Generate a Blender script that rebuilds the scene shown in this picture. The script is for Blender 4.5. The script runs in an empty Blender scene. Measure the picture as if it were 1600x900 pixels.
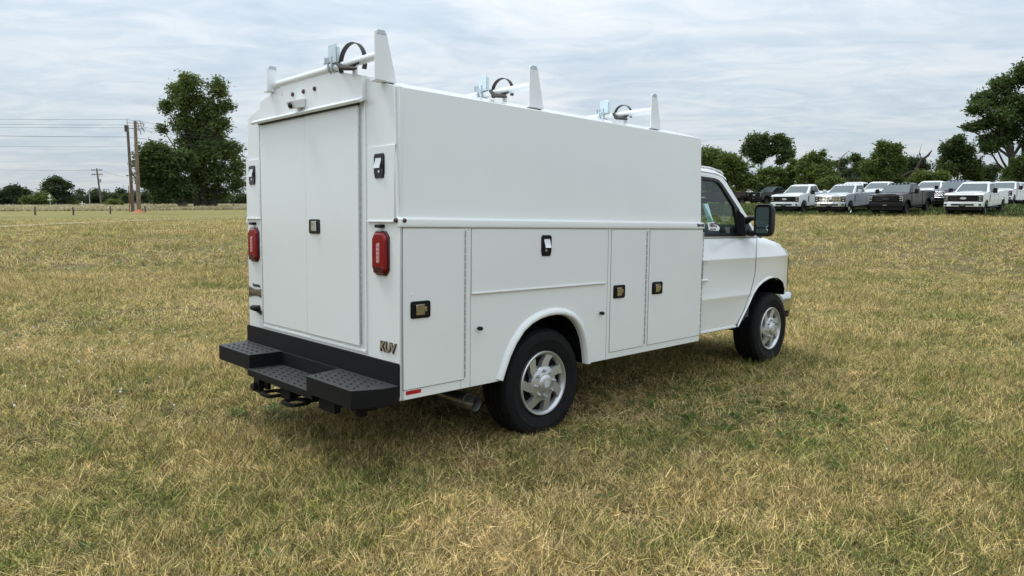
import bpy, bmesh, math, random
import numpy as np
from mathutils import Matrix, Vector

scene = bpy.context.scene
col = scene.collection
PI = math.pi
R = math.radians

# ------------------------------------------------------------------ camera
CAM_Z = 1.459
PITCH = 7.17
cam_d = bpy.data.cameras.new('camera'); cam = bpy.data.objects.new('camera', cam_d); col.objects.link(cam)
cam_d.sensor_width = 36; cam_d.lens = 24.676; cam_d.clip_start = .05; cam_d.clip_end = 5000
cam.location = (0, 0, CAM_Z); cam.rotation_euler = (R(90 - PITCH), 0, 0)
scene.camera = cam

# ------------------------------------------------------------------ sky (overcast) and sun
SUN_EL, SUN_AZ = 62, -62          # azimuth measured from +Y towards +X
SKY_ZENITH = 1.62
world = bpy.data.worlds.new('World'); scene.world = world; world.use_nodes = True
nt = world.node_tree; nt.nodes.clear()
def N(tree, typ, **kw):
    n = tree.nodes.new(typ)
    for k, v in kw.items():
        if k.startswith('i_'):
            key = k[2:]; key = int(key) if key.isdigit() else key
            n.inputs[key].default_value = v
        else: setattr(n, k, v)
    return n
def math_n(tree, op, a, b=None, clamp=False):
    n = tree.nodes.new('ShaderNodeMath'); n.operation = op; n.use_clamp = clamp
    for i, v in enumerate((a, b)):
        if v is None: continue
        if isinstance(v, (int, float)): n.inputs[i].default_value = v
        else: tree.links.new(v, n.inputs[i])
    return n.outputs[0]
def mix_c(tree, fac, a, b, mode='MIX'):
    n = tree.nodes.new('ShaderNodeMix'); n.data_type = 'RGBA'; n.blend_type = mode
    for s, v in ((0, fac), (6, a), (7, b)):
        if isinstance(v, (int, float)): n.inputs[s].default_value = v
        elif isinstance(v, tuple): n.inputs[s].default_value = (*v, 1) if len(v) == 3 else v
        else: tree.links.new(v, n.inputs[s])
    return n.outputs[2]
def ramp(tree, fac, stops, interp='LINEAR'):
    n = tree.nodes.new('ShaderNodeValToRGB'); cr = n.color_ramp; cr.interpolation = interp
    while len(cr.elements) < len(stops): cr.elements.new(.5)
    for e, (p, c) in zip(cr.elements, stops):
        e.position = p; e.color = (*c, 1) if len(c) == 3 else c
    tree.links.new(fac, n.inputs[0]); return n.outputs[0]
L = nt.links.new
sky = N(nt, 'ShaderNodeTexSky', sky_type='NISHITA', sun_disc=False, sun_elevation=R(SUN_EL), sun_rotation=R(SUN_AZ))
bg_sky = N(nt, 'ShaderNodeBackground', i_1=.10); L(sky.outputs[0], bg_sky.inputs[0])
tc = N(nt, 'ShaderNodeTexCoord'); sep = N(nt, 'ShaderNodeSeparateXYZ'); L(tc.outputs['Generated'], sep.inputs[0])
zpos = math_n(nt, 'MAXIMUM', sep.outputs[2], 0.0)
zz = math_n(nt, 'ADD', zpos, .10)
cx = math_n(nt, 'DIVIDE', sep.outputs[0], zz); cy = math_n(nt, 'DIVIDE', sep.outputs[1], zz)
comb = N(nt, 'ShaderNodeCombineXYZ'); L(cx, comb.inputs[0]); L(cy, comb.inputs[1])
mp = N(nt, 'ShaderNodeMapping'); mp.inputs['Rotation'].default_value = (0, 0, R(14)); mp.inputs['Scale'].default_value = (.85, 1.0, 1); L(comb.outputs[0], mp.inputs[0])
n1 = N(nt, 'ShaderNodeTexNoise', i_Scale=.75, i_Detail=8.0, i_Roughness=.56, i_Distortion=.9); L(mp.outputs[0], n1.inputs['Vector'])
mp2 = N(nt, 'ShaderNodeMapping'); mp2.inputs['Rotation'].default_value = (0, 0, R(-9)); mp2.inputs['Scale'].default_value = (1.0, 1.5, 1); L(comb.outputs[0], mp2.inputs[0])
n2 = N(nt, 'ShaderNodeTexNoise', i_Scale=2.1, i_Detail=8.0, i_Roughness=.6, i_Distortion=1.4); L(mp2.outputs[0], n2.inputs['Vector'])
nn = math_n(nt, 'ADD', math_n(nt, 'MULTIPLY', n1.outputs[0], .62), math_n(nt, 'MULTIPLY', n2.outputs[0], .38))
tone = ramp(nt, nn, [(.36, (.58, .685, .79)), (.46, (.68, .775, .855)), (.53, (.78, .85, .905)), (.64, (.92, .955, .98))])
# overcast luminance law: L = Lz (1 + 2 sin(elevation)) / 3
lum = math_n(nt, 'MULTIPLY', math_n(nt, 'ADD', math_n(nt, 'MULTIPLY', zpos, 2.0), 1.03), SKY_ZENITH / 3.0)
bg_cl = N(nt, 'ShaderNodeBackground'); L(tone, bg_cl.inputs[0]); L(lum, bg_cl.inputs[1])
mixs = N(nt, 'ShaderNodeMixShader', i_0=.90); L(bg_sky.outputs[0], mixs.inputs[1]); L(bg_cl.outputs[0], mixs.inputs[2])
wo = N(nt, 'ShaderNodeOutputWorld'); L(mixs.outputs[0], wo.inputs[0])

sun_d = bpy.data.lights.new('sun', 'SUN'); sun_d.energy = 1.4; sun_d.angle = R(16); sun_d.color = (1, .98, .95)
sun = bpy.data.objects.new('sun', sun_d); col.objects.link(sun)
_d = Vector((math.sin(R(SUN_AZ)) * math.cos(R(SUN_EL)), math.cos(R(SUN_AZ)) * math.cos(R(SUN_EL)), math.sin(R(SUN_EL))))
sun.rotation_euler = _d.to_track_quat('Z', 'Y').to_euler()
sun.location = (0, 0, 40)

vs = scene.view_settings
vs.view_transform = 'Standard'; vs.look = 'None'; vs.exposure = 0.44; vs.gamma = 1; vs.use_curve_mapping = False
scene.render.engine = 'CYCLES'
scene.render.resolution_x = 1024; scene.render.resolution_y = 576
scene.cycles.max_bounces = 6; scene.cycles.diffuse_bounces = 3; scene.cycles.glossy_bounces = 3; scene.cycles.transmission_bounces = 4; scene.cycles.transparent_max_bounces = 24

# ------------------------------------------------------------------ materials
M = {}
def new_mat(name):
    m = bpy.data.materials.new(name); m.use_nodes = True; m.node_tree.nodes.clear(); M[name] = m
    t = m.node_tree; out = t.nodes.new('ShaderNodeOutputMaterial'); return m, t, out
def pbr(name, base, rough=.5, metal=0.0, coat=0.0, spec=.5, noise=0.0, nscale=8.0, bump=0.0, bscale=40.0, rvar=0.0, base2=None):
    m, t, out = new_mat(name)
    b = N(t, 'ShaderNodeBsdfPrincipled'); b.inputs['Base Color'].default_value = (*base, 1)
    b.inputs['Roughness'].default_value = rough; b.inputs['Metallic'].default_value = metal
    b.inputs['Coat Weight'].default_value = coat; b.inputs['Coat Roughness'].default_value = .06
    b.inputs['Specular IOR Level'].default_value = spec
    geo = N(t, 'ShaderNodeTexCoord')
    if noise or base2:
        nz = N(t, 'ShaderNodeTexNoise', i_Scale=nscale, i_Detail=5.0, i_Roughness=.6); t.links.new(geo.outputs['Object'], nz.inputs['Vector'])
        b2 = base2 or tuple(c * (1 - noise) for c in base)
        c = ramp(t, nz.outputs[0], [(.35, b2), (.65, base)]); t.links.new(c, b.inputs['Base Color'])
    if rvar:
        nz = N(t, 'ShaderNodeTexNoise', i_Scale=nscale * .6, i_Detail=4.0); t.links.new(geo.outputs['Object'], nz.inputs['Vector'])
        t.links.new(math_n(t, 'ADD', math_n(t, 'MULTIPLY', nz.outputs[0], rvar), rough - rvar / 2), b.inputs['Roughness'])
    if bump:
        nz = N(t, 'ShaderNodeTexNoise', i_Scale=bscale, i_Detail=4.0); t.links.new(geo.outputs['Object'], nz.inputs['Vector'])
        bp = N(t, 'ShaderNodeBump', i_Strength=bump, i_Distance=.01); t.links.new(nz.outputs[0], bp.inputs['Height']); t.links.new(bp.outputs[0], b.inputs['Normal'])
    t.links.new(b.outputs[0], out.inputs[0]); return m
pbr('van_white', (.82, .84, .835), .22, coat=.5, bump=.05, bscale=1.6, rvar=.08, noise=.03, nscale=1.2)
pbr('van_white_cab', (.83, .845, .84), .24, coat=.6, noise=.03, nscale=2)
pbr('seam_grey', (.22, .23, .23), .6)
pbr('seam_dark', (.05, .05, .05), .6)
pbr('hinge_steel', (.55, .57, .57), .35, metal=.7)
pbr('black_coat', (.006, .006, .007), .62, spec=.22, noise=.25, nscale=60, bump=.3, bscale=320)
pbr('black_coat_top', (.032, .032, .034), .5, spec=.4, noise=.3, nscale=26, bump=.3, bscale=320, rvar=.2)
pbr('black_plastic', (.006, .006, .007), .45, spec=.3, bump=.06, bscale=300)
pbr('black_gloss', (.006, .006, .007), .14, coat=.08, spec=.3)
pbr('rubber', (.010, .010, .011), .75, spec=.22, noise=.35, nscale=14, bump=.12, bscale=120)
pbr('chrome', (.75, .76, .76), .10, metal=1.0)
pbr('brass_chrome', (.62, .58, .46), .16, metal=1.0)
pbr('alloy', (.60, .61, .62), .34, metal=.75, noise=.08, nscale=20)
pbr('alloy_dark', (.10, .10, .105), .45, metal=.6)
pbr('galv', (.52, .60, .64), .38, metal=.55, noise=.2, nscale=30)
pbr('galv_blue', (.70, .82, .87), .35, metal=.1, noise=.12, nscale=18)
pbr('rack_white', (.82, .84, .85), .28, coat=.3)
pbr('red_lens', (.24, .003, .008), .12, coat=.15, spec=.35)
pbr('red_lens_dark', (.05, .002, .004), .16, coat=.3)
pbr('clear_lens', (.50, .20, .21), .15, coat=.6)
pbr('lamp_pink', (.62, .34, .34), .2, coat=.3)
pbr('reflector_red', (.42, .008, .012), .3)
pbr('gold', (.42, .36, .24), .35, metal=.5)
pbr('badge_dark', (.03, .028, .026), .35)
pbr('strap', (.045, .040, .034), .7, noise=.4, nscale=40)
pbr('steel_pipe', (.34, .33, .31), .32, metal=.9, noise=.35, nscale=22)
pbr('underbody', (.010, .010, .010), .9, spec=.1, noise=.4, nscale=12)
pbr('seat_cloth', (.06, .062, .062), .85, noise=.2, nscale=40)
pbr('paper_teal', (.52, .74, .72), .7)
pbr('paper_white', (.80, .80, .79), .7)
pbr('ink', (.02, .02, .02), .7)
pbr('mirror_glass', (.46, .58, .56), .03, metal=1.0)
pbr('head_lamp', (.55, .57, .58), .12, coat=.7)
pbr('amber', (.5, .16, .02), .2, coat=.5)
def glass(name, tint, refl=.10):
    m, t, out = new_mat(name)
    tr = N(t, 'ShaderNodeBsdfTransparent'); tr.inputs[0].default_value = (*tint, 1)
    gl = N(t, 'ShaderNodeBsdfGlossy'); gl.inputs['Roughness'].default_value = .02
    mx = N(t, 'ShaderNodeMixShader', i_0=refl)
    t.links.new(tr.outputs[0], mx.inputs[1]); t.links.new(gl.outputs[0], mx.inputs[2]); t.links.new(mx.outputs[0], out.inputs[0])
glass('cab_glass', (.52, .64, .58), .10)
glass('truck_glass', (.30, .34, .34), .16)
glass('truck_glass_dark', (.05, .055, .06), .12)
pbr('wood_pole', (.17, .135, .105), .9, base2=(.09, .072, .06), nscale=3, bump=.4, bscale=30)
pbr('wood_pole_pale', (.27, .20, .14), .9, base2=(.15, .11, .08), nscale=3, bump=.4, bscale=30)
pbr('wood_grey', (.15, .135, .12), .9, base2=(.08, .07, .06), nscale=5, bump=.4, bscale=30)
pbr('bark', (.085, .07, .055), .95, base2=(.04, .033, .027), nscale=4, bump=.6, bscale=12)
pbr('bark_pale', (.16, .14, .12), .95, base2=(.08, .07, .06), nscale=4, bump=.6, bscale=12)
pbr('dead_bark', (.07, .045, .035), .95, base2=(.03, .02, .017), nscale=3)
pbr('wire', (.03, .03, .035), .6)
pbr('porcelain', (.30, .31, .33), .3)
pbr('clay', (.40, .17, .075), .95, base2=(.26, .12, .06), nscale=3, bump=.5, bscale=8)
pbr('sign_white', (.72, .74, .74), .5)
pbr('sign_face', (.60, .62, .55), .5)

# foliage: per-leaf tint stored on the mesh, thin translucent leaves
def leaf_mat(name, dark, light, trans=.35):
    m, t, out = new_mat(name)
    at = N(t, 'ShaderNodeAttribute', attribute_name='tint')
    c = ramp(t, at.outputs['Fac'], [(0, dark), (1, light)])
    d = N(t, 'ShaderNodeBsdfPrincipled'); d.inputs['Roughness'].default_value = .6; d.inputs['Specular IOR Level'].default_value = .25
    t.links.new(c, d.inputs['Base Color'])
    tr = N(t, 'ShaderNodeBsdfTranslucent'); t.links.new(mix_c(t, .5, c, (.16, .22, .03)), tr.inputs[0])
    mx = N(t, 'ShaderNodeMixShader', i_0=trans); t.links.new(d.outputs[0], mx.inputs[1]); t.links.new(tr.outputs[0], mx.inputs[2])
    t.links.new(mx.outputs[0], out.inputs[0])
leaf_mat('leaf_oak', (.044, .076, .024), (.165, .215, .066))
leaf_mat('leaf_dark', (.026, .050, .018), (.100, .145, .046))
leaf_mat('leaf_bush', (.044, .078, .022), (.180, .228, .062))
leaf_mat('leaf_light', (.060, .095, .022), (.155, .200, .050))
leaf_mat('leaf_pine', (.018, .034, .018), (.060, .086, .040), .25)
leaf_mat('leaf_weed', (.07, .115, .028), (.17, .225, .06))

# ground colours: world-space patches shared by soil and blades
def patch_nodes(t):
    geo = N(t, 'ShaderNodeNewGeometry')
    def nz(scale, detail=4.0, rough=.55, off=(0, 0, 0), sc=(1, 1, .02)):
        mp_ = N(t, 'ShaderNodeMapping'); mp_.inputs['Location'].default_value = off; mp_.inputs['Scale'].default_value = sc
        t.links.new(geo.outputs['Position'], mp_.inputs[0])
        n = N(t, 'ShaderNodeTexNoise', i_Scale=scale, i_Detail=detail, i_Roughness=rough); t.links.new(mp_.outputs[0], n.inputs['Vector']); return n.outputs[0]
    big = nz(.23, 4.0, .6, (3.1, 7.7, 0), (1, 1.5, .02)); mid = nz(1.15, 4.0, .6, (11, 2, 0)); fine = nz(6.0, 3.0, .6)
    g = math_n(t, 'ADD', math_n(t, 'ADD', math_n(t, 'MULTIPLY', big, .34), math_n(t, 'MULTIPLY', mid, .34)), math_n(t, 'MULTIPLY', fine, .32))
    return geo, g, nz
def grass_blade_mat(name, straw, green, gmin=.42, gmax=.62):
    m, t, out = new_mat(name)
    geo, g, nz = patch_nodes(t)
    oi = N(t, 'ShaderNodeObjectInfo')
    at = N(t, 'ShaderNodeAttribute', attribute_name='tint')
    f = math_n(t, 'ADD', g, math_n(t, 'MULTIPLY', math_n(t, 'SUBTRACT', oi.outputs['Random'], .5), .20))
    f = math_n(t, 'ADD', f, math_n(t, 'MULTIPLY', math_n(t, 'SUBTRACT', at.outputs['Fac'], .5), -.16))
    k = N(t, 'ShaderNodeMapRange'); k.inputs[1].default_value = gmin; k.inputs[2].default_value = gmax; t.links.new(f, k.inputs[0])
    c = ramp(t, k.outputs[0], [(0, straw[0]), (.42, straw[1]), (.68, green[0]), (1, green[1])])
    v = math_n(t, 'ADD', math_n(t, 'MULTIPLY', math_n(t, 'POWER', at.outputs['Fac'], 1.7), 1.45), .30)
    v = math_n(t, 'MULTIPLY', v, math_n(t, 'ADD', math_n(t, 'MULTIPLY', oi.outputs['Random'], .7), .62))
    hs = N(t, 'ShaderNodeHueSaturation'); t.links.new(c, hs.inputs['Color']); t.links.new(v, hs.inputs['Value'])
    d = N(t, 'ShaderNodeBsdfPrincipled'); d.inputs['Roughness'].default_value = .65; d.inputs['Specular IOR Level'].default_value = .2
    t.links.new(hs.outputs[0], d.inputs['Base Color'])
    tr = N(t, 'ShaderNodeBsdfTranslucent'); t.links.new(hs.outputs[0], tr.inputs[0])
    mx = N(t, 'ShaderNodeMixShader', i_0=.3); t.links.new(d.outputs[0], mx.inputs[1]); t.links.new(tr.outputs[0], mx.inputs[2]); t.links.new(mx.outputs[0], out.inputs[0])
grass_blade_mat('blade', ((.76, .585, .29), (.61, .475, .20)), ((.38, .345, .105), (.19, .235, .058)), .385, .605)
grass_blade_mat('tall_blade', ((.32, .27, .11), (.20, .20, .07)), ((.11, .15, .040), (.065, .115, .028)), .2, .6)
leaf_mat('hay_blade', (.36, .30, .17), (.62, .52, .36), .3)

def ground_mat():
    m, t, out = new_mat('field')
    geo, g, nz = patch_nodes(t)
    sp = N(t, 'ShaderNodeSeparateXYZ'); t.links.new(geo.outputs['Position'], sp.inputs[0])
    streak = nz(.075, 5.0, .65, (1, 5, 0), (.55, 2.2, .02)); grain = nz(38.0, 3.0, .7); grain2 = nz(9.0, 4.0, .7)
    f = math_n(t, 'ADD', math_n(t, 'ADD', math_n(t, 'MULTIPLY', g, .62), math_n(t, 'MULTIPLY', streak, .38)), math_n(t, 'MULTIPLY', math_n(t, 'SUBTRACT', grain2, .5), .20))
    c = ramp(t, f, [(.36, (.355, .28, .125)), (.45, (.275, .225, .096)), (.53, (.20, .185, .068)), (.63, (.135, .145, .047))])
    soil = ramp(t, grain, [(.3, (.030, .024, .014)), (.5, (.085, .065, .036)), (.7, (.20, .155, .09))])
    near = N(t, 'ShaderNodeMapRange'); near.inputs[1].default_value = 10; near.inputs[2].default_value = 50
    t.links.new(sp.outputs[1], near.inputs[0])
    thatch = mix_c(t, .18, soil, c)
    c = mix_c(t, near.outputs[0], thatch, c)
    gr = ramp(t, grain2, [(.3, (.82, .82, .82)), (.7, (1.15, 1.15, 1.15))])
    c = mix_c(t, 1.0, c, gr, 'MULTIPLY')
    d = N(t, 'ShaderNodeBsdfPrincipled'); d.inputs['Roughness'].default_value = .95; d.inputs['Specular IOR Level'].default_value = .1
    t.links.new(c, d.inputs['Base Color'])
    bmp = N(t, 'ShaderNodeBump', i_Strength=.6, i_Distance=.03); t.links.new(math_n(t, 'ADD', grain, grain2), bmp.inputs['Height']); t.links.new(bmp.outputs[0], d.inputs['Normal'])
    t.links.new(d.outputs[0], out.inputs[0])
ground_mat()
pbr('dirt_track', (.38, .31, .19), .95, base2=(.24, .20, .10), nscale=.8, bump=.3, bscale=6)

# ------------------------------------------------------------------ mesh helpers
def tag(o, label=None, cat=None, group=None, kind=None):
    if label: o['label'] = label
    if cat: o['category'] = cat
    if group: o['group'] = group
    if kind: o['kind'] = kind
    return o
def empty(name, loc=(0, 0, 0), rz=0.0):
    o = bpy.data.objects.new(name, None); col.objects.link(o); o.location = loc; o.rotation_euler = (0, 0, rz); o.empty_display_size = .3
    return o
class MB:
    def __init__(s, T=None): s.v = []; s.f = []; s.m = []; s.T = T
    def add(s, vs_, fs, m=0):
        o = len(s.v)
        for p in vs_: s.v.append(tuple(s.T(*p)) if s.T else tuple(p))
        for f in fs: s.f.append([i + o for i in f]); s.m.append(m)
        return s
    def box(s, x0, x1, y0, y1, z0, z1, m=0):
        return s.add([(x0, y0, z0), (x1, y0, z0), (x1, y1, z0), (x0, y1, z0), (x0, y0, z1), (x1, y0, z1), (x1, y1, z1), (x0, y1, z1)],
                     [(3, 2, 1, 0), (4, 5, 6, 7), (0, 1, 5, 4), (1, 2, 6, 5), (2, 3, 7, 6), (3, 0, 4, 7)], m)
    def prism(s, pts, a, b, axis='z', m=0, inset=0.0):
        # pts: 2D outline; extruded from a to b along axis; inset shrinks the far cap (chamfer)
        cx_ = sum(p[0] for p in pts) / len(pts); cy_ = sum(p[1] for p in pts) / len(pts)
        def P(p, w):
            return {'z': (p[0], p[1], w), 'y': (p[0], w, p[1]), 'x': (w, p[0], p[1])}[axis]
        n = len(pts); vv = [P(p, a) for p in pts]
        if inset:
            q = []
            for p in pts:
                dx, dy = cx_ - p[0], cy_ - p[1]; l = math.hypot(dx, dy) or 1
                q.append((p[0] + dx / l * inset, p[1] + dy / l * inset))
        else: q = pts
        vv += [P(p, b) for p in q]
        fs = [tuple(range(n - 1, -1, -1)), tuple(range(n, 2 * n))] + [(i, (i + 1) % n, n + (i + 1) % n, n + i) for i in range(n)]
        return s.add(vv, fs, m)
    def loft(s, rings, closed=True, caps=True, m=0):
        n = len(rings[0]); vv = [p for r in rings for p in r]; fs = []
        for k in range(len(rings) - 1):
            for i in range(n if closed else n - 1):
                j = (i + 1) % n; fs.append((k * n + i, k * n + j, (k + 1) * n + j, (k + 1) * n + i))
        if caps: fs.append(tuple(range(n - 1, -1, -1))); fs.append(tuple((len(rings) - 1) * n + i for i in range(n)))
        return s.add(vv, fs, m)
    def tube(s, path, r, n=8, m=0, caps=True):
        path = [Vector(p) for p in path]; rs = r if isinstance(r, (list, tuple)) else [r] * len(path); rings = []
        up = None
        for i, p in enumerate(path):
            d = (path[min(i + 1, len(path) - 1)] - path[max(i - 1, 0)]).normalized()
            if up is None: up = Vector((0, 0, 1)) if abs(d.z) < .9 else Vector((1, 0, 0))
            a = d.cross(up); a = a.normalized() if a.length > 1e-6 else d.orthogonal().normalized(); b = a.cross(d); up = b
            rings.append([tuple(p + (a * math.cos(2 * PI * k / n) + b * math.sin(2 * PI * k / n)) * rs[i]) for k in range(n)])
        return s.loft(rings, True, caps, m)
    def lathe(s, prof, c, axis='y', n=32, m=0, sgn=1):
        # prof: (radius, offset along axis)
        rings = []
        for r, o in prof:
            ring = []
            for k in range(n):
                a = 2 * PI * k / n; u, w = r * math.cos(a), r * math.sin(a)
                ring.append({'y': (c[0] + u, c[1] + o * sgn, c[2] + w), 'x': (c[0] + o * sgn, c[1] + u, c[2] + w), 'z': (c[0] + u, c[1] + w, c[2] + o * sgn)}[axis])
            rings.append(ring)
        return s.loft(rings, True, False, m)
    def build(s, name, mats, parent=None, bevel=0.0, smooth=35, seg=2):
        me = bpy.data.meshes.new(name); me.from_pydata(s.v, [], s.f); 
        mats = [mats] if isinstance(mats, str) else mats
        for k in mats: me.materials.append(M[k])
        if len(mats) > 1: me.polygons.foreach_set('material_index', s.m)
        bm = bmesh.new(); bm.from_mesh(me); bmesh.ops.recalc_face_normals(bm, faces=bm.faces); bm.to_mesh(me); bm.free()
        if smooth: me.shade_smooth(); me.set_sharp_from_angle(angle=R(smooth))
        o = bpy.data.objects.new(name, me); col.objects.link(o)
        if parent: o.parent = parent
        if bevel:
            b = o.modifiers.new('bevel', 'BEVEL'); b.width = bevel; b.segments = seg; b.limit_method = 'ANGLE'; b.angle_limit = R(32); b.harden_normals = False
        return o
def np_mesh(name, verts, quads, mat, tint=None, parent=None, smooth=False):
    me = bpy.data.meshes.new(name); nv, nq = len(verts), len(quads); k = quads.shape[1]
    me.vertices.add(nv); me.vertices.foreach_set('co', np.ascontiguousarray(verts, dtype=np.float32).ravel())
    me.loops.add(nq * k); me.loops.foreach_set('vertex_index', np.ascontiguousarray(quads, dtype=np.int32).ravel())
    me.polygons.add(nq); me.polygons.foreach_set('loop_start', np.arange(0, nq * k, k, dtype=np.int32))
    me.update(calc_edges=True)
    if tint is not None:
        a = me.attributes.new('tint', 'FLOAT', 'FACE'); a.data.foreach_set('value', np.ascontiguousarray(tint, dtype=np.float32))
    me.materials.append(M[mat])
    if smooth: me.shade_smooth()
    o = bpy.data.objects.new(name, me); col.objects.link(o)
    if parent: o.parent = parent
    return o
def rrect(u0, u1, v0, v1, r, n=4):
    pts = []
    for cx_, cy_, a0 in ((u1 - r, v1 - r, 0), (u0 + r, v1 - r, 90), (u0 + r, v0 + r, 180), (u1 - r, v0 + r, 270)):
        for k in range(n + 1):
            a = R(a0 + 90 * k / n); pts.append((cx_ + r * math.cos(a), cy_ + r * math.sin(a)))
    return pts
def text_mesh(body, size, offset=0.0, extrude=.002, align='CENTER', shear=0.0):
    cu = bpy.data.curves.new('t', 'FONT'); cu.body = body; cu.size = size; cu.offset = offset; cu.extrude = extrude; cu.align_x = align; cu.align_y = 'CENTER'; cu.shear = shear
    ob = bpy.data.objects.new('t', cu); col.objects.link(ob)
    dg = bpy.context.evaluated_depsgraph_get(); dg.update()
    me = bpy.data.meshes.new_from_object(ob.evaluated_get(dg)); bpy.data.objects.remove(ob); bpy.data.curves.remove(cu)
    return me
def mesh_obj(name, me, mat, parent=None, mw=None):
    me.materials.clear(); me.materials.append(M[mat])
    o = bpy.data.objects.new(name, me); col.objects.link(o)
    if mw is not None: me.transform(mw)
    if parent: o.parent = parent
    return o
def boolean_cut(o, cutter, op='DIFFERENCE'):
    md = o.modifiers.new('cut', 'BOOLEAN'); md.object = cutter; md.operation = op; md.solver = 'EXACT'; md.material_mode = 'TRANSFER'
    dg = bpy.context.evaluated_depsgraph_get(); dg.update()
    me = bpy.data.meshes.new_from_object(o.evaluated_get(dg)); o.modifiers.clear(); o.data = me
    me.shade_smooth(); me.set_sharp_from_angle(angle=R(35))
    bpy.data.objects.remove(cutter)

# ------------------------------------------------------------------ terrain
F_PX = 1096.7; HOR = 312.0
def at(u, v, Y):            # a point of the place from its bearing, its height angle and its distance ahead
    th = R(PITCH); a, b = (u - 800) / F_PX, (450 - v) / F_PX
    d = Vector((a, math.cos(th) + b * math.sin(th), -math.sin(th) + b * math.cos(th)))
    return Vector((0, 0, CAM_Z)) + d * (Y / d.y)
def sstep(a, b, x):
    t = np.clip((x - a) / (b - a), 0, 1); return t * t * (3 - 2 * t)
def ground_h(x, y):
    x = np.asarray(x, float); y = np.asarray(y, float)
    plane = -.00714 * x - .02834 * y
    d = np.hypot(x - .4, y - 4.0)
    far = .44 * sstep(-5, 22, x) * (1 - .5 * sstep(120, 240, y)) + .42 * sstep(8, 20, x) * sstep(43, 60, y + .75 * (x - 24))
    w = 1 - sstep(8, 30, d)
    h = plane * w + far * (1 - w)
    h = h + .05 * np.sin(x * .21 + 1.3) * np.sin(y * .17) * sstep(12, 30, d)
    return h
def gz(x, y): return float(ground_h(x, y))
def on_ground(u, Y, dz=0.0):
    x = (u - 800) / F_PX * Y / math.cos(R(PITCH)) * 1.0
    # bearing is exact for points near the horizon
    x = (u - 800) / (F_PX * (math.cos(R(PITCH)) + (450 - HOR) / F_PX * math.sin(R(PITCH)))) * Y
    return Vector((x, Y, gz(x, Y) + dz))

def axis_pts(lo, hi, fine, n):
    t = np.linspace(-1, 1, n); s = np.sign(t) * (np.abs(t) * fine + np.abs(t) ** 4 * (1 - fine)); return s
xs = axis_pts(0, 0, .10, 181) * 900
ys = np.concatenate([np.linspace(-14, 60, 150), 60 + (np.linspace(0, 1, 60)[1:] ** 2.4) * 1900])
gx, gy = np.meshgrid(xs, ys); gzv = ground_h(gx, gy)
rng0 = np.random.default_rng(4)
verts = np.stack([gx.ravel(), gy.ravel(), gzv.ravel()], 1)
nx_, ny_ = len(xs), len(ys); idx = np.arange(nx_ * ny_).reshape(ny_, nx_)
quads = np.stack([idx[:-1, :-1].ravel(), idx[:-1, 1:].ravel(), idx[1:, 1:].ravel(), idx[1:, :-1].ravel()], 1)
ground = np_mesh('ground', verts, quads, 'field', smooth=True); tag(ground, 'wide mown field of dry yellow green grass', 'ground', kind='structure')

# pale dirt track crossing the left of the field
tp = [(-29.5, 30), (-28.2, 34.5), (-27.3, 38), (-26.5, 43), (-24.4, 50.5), (-21.5, 58), (-16, 68)]
rnd = random.Random(5); pts = []
for i in range(len(tp) - 1):
    for k in range(14):
        t = k / 14; pts.append((tp[i][0] * (1 - t) + tp[i + 1][0] * t, tp[i][1] * (1 - t) + tp[i + 1][1] * t))
TRACK = np.array(pts)
mb = MB(); row = []
for i, (x, y) in enumerate(pts):
    w = (.75 + .35 * rnd.random()) * (1 - .6 * i / len(pts)); row.append([(x - w, y, gz(x - w, y) + .03), (x, y, gz(x, y) + .045), (x + w, y, gz(x + w, y) + .03)])
mb.loft(row, False, False); tag(mb.build('dirt_track', 'dirt_track'), kind='structure')

# ------------------------------------------------------------------ the utility van
VM = Matrix(((.71875118, -.69516802, .01175414, -.6146544), (.6945652, .71868228, .03278665, 3.75088245), (-.03123972, -.01540143, .99939325, .35874492), (0, 0, 0, 1)))
OFF = Vector((2.3, .96, -.452))                     # ground point under the middle of the van
van = empty('utility_van'); van.matrix_world = VM @ Matrix.Translation(OFF); van.empty_display_size = 1
tag(van, 'white utility van with tall box body, roof ladder rack and black step bumper', 'van')
class VB(MB):
    def build(s, name, mats, parent=None, bevel=0.0, smooth=35, seg=2):
        o = MB.build(s, name, mats, None, bevel, smooth, seg)
        o.parent = parent or van
        if parent is None: o.location = -OFF
        return o
def vtext(body, size, mat, mw, parent=None, name='lettering', offset=0.0, extrude=.002, shear=0.0):
    o = mesh_obj(name, text_mesh(body, size, offset, extrude, 'CENTER', shear), mat, None, mw); o.parent = parent or van
    if parent is None: o.location = -OFF
    return o
SIDE = lambda u, v, w: (u, -w, v)                  # u forward, v up, w out of the right flank
REAR = lambda u, v, w: (-w, u, v)                  # u towards the left flank, v up, w out of the back
LEFT = lambda u, v, w: (u, 1.918 + w, v)
BL, BW, ZL, ZU, ZT = 3.074, 1.918, .957, 1.011, 1.705
ARCH_IN = [(.765, 0), (.788, .055), (.83, .145), (.88, .222), (.952, .296), (1.02, .335), (1.10, .362), (1.175, .374), (1.249, .376), (1.325, .368), (1.396, .345), (1.445, .315), (1.485, .275), (1.515, .23), (1.54, .178), (1.562, .10), (1.574, .03), (1.577, 0)]
prof_roof = [(.045, ZT), (.32, 1.785), (.69, 1.857), (1.228, 1.857), (1.598, 1.785), (1.873, ZT)]
# box shell
b = VB()
low = [(0.0, 0.0)] + ARCH_IN + [(BL, 0), (BL, ZL), (0, ZL)]
b.prism(low, 0.0, .03, 'y'); b.prism(low, BW - .03, BW, 'y')
up = lambda y0, y1: [(y0, ZU - .03), (y1, ZT)]
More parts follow.
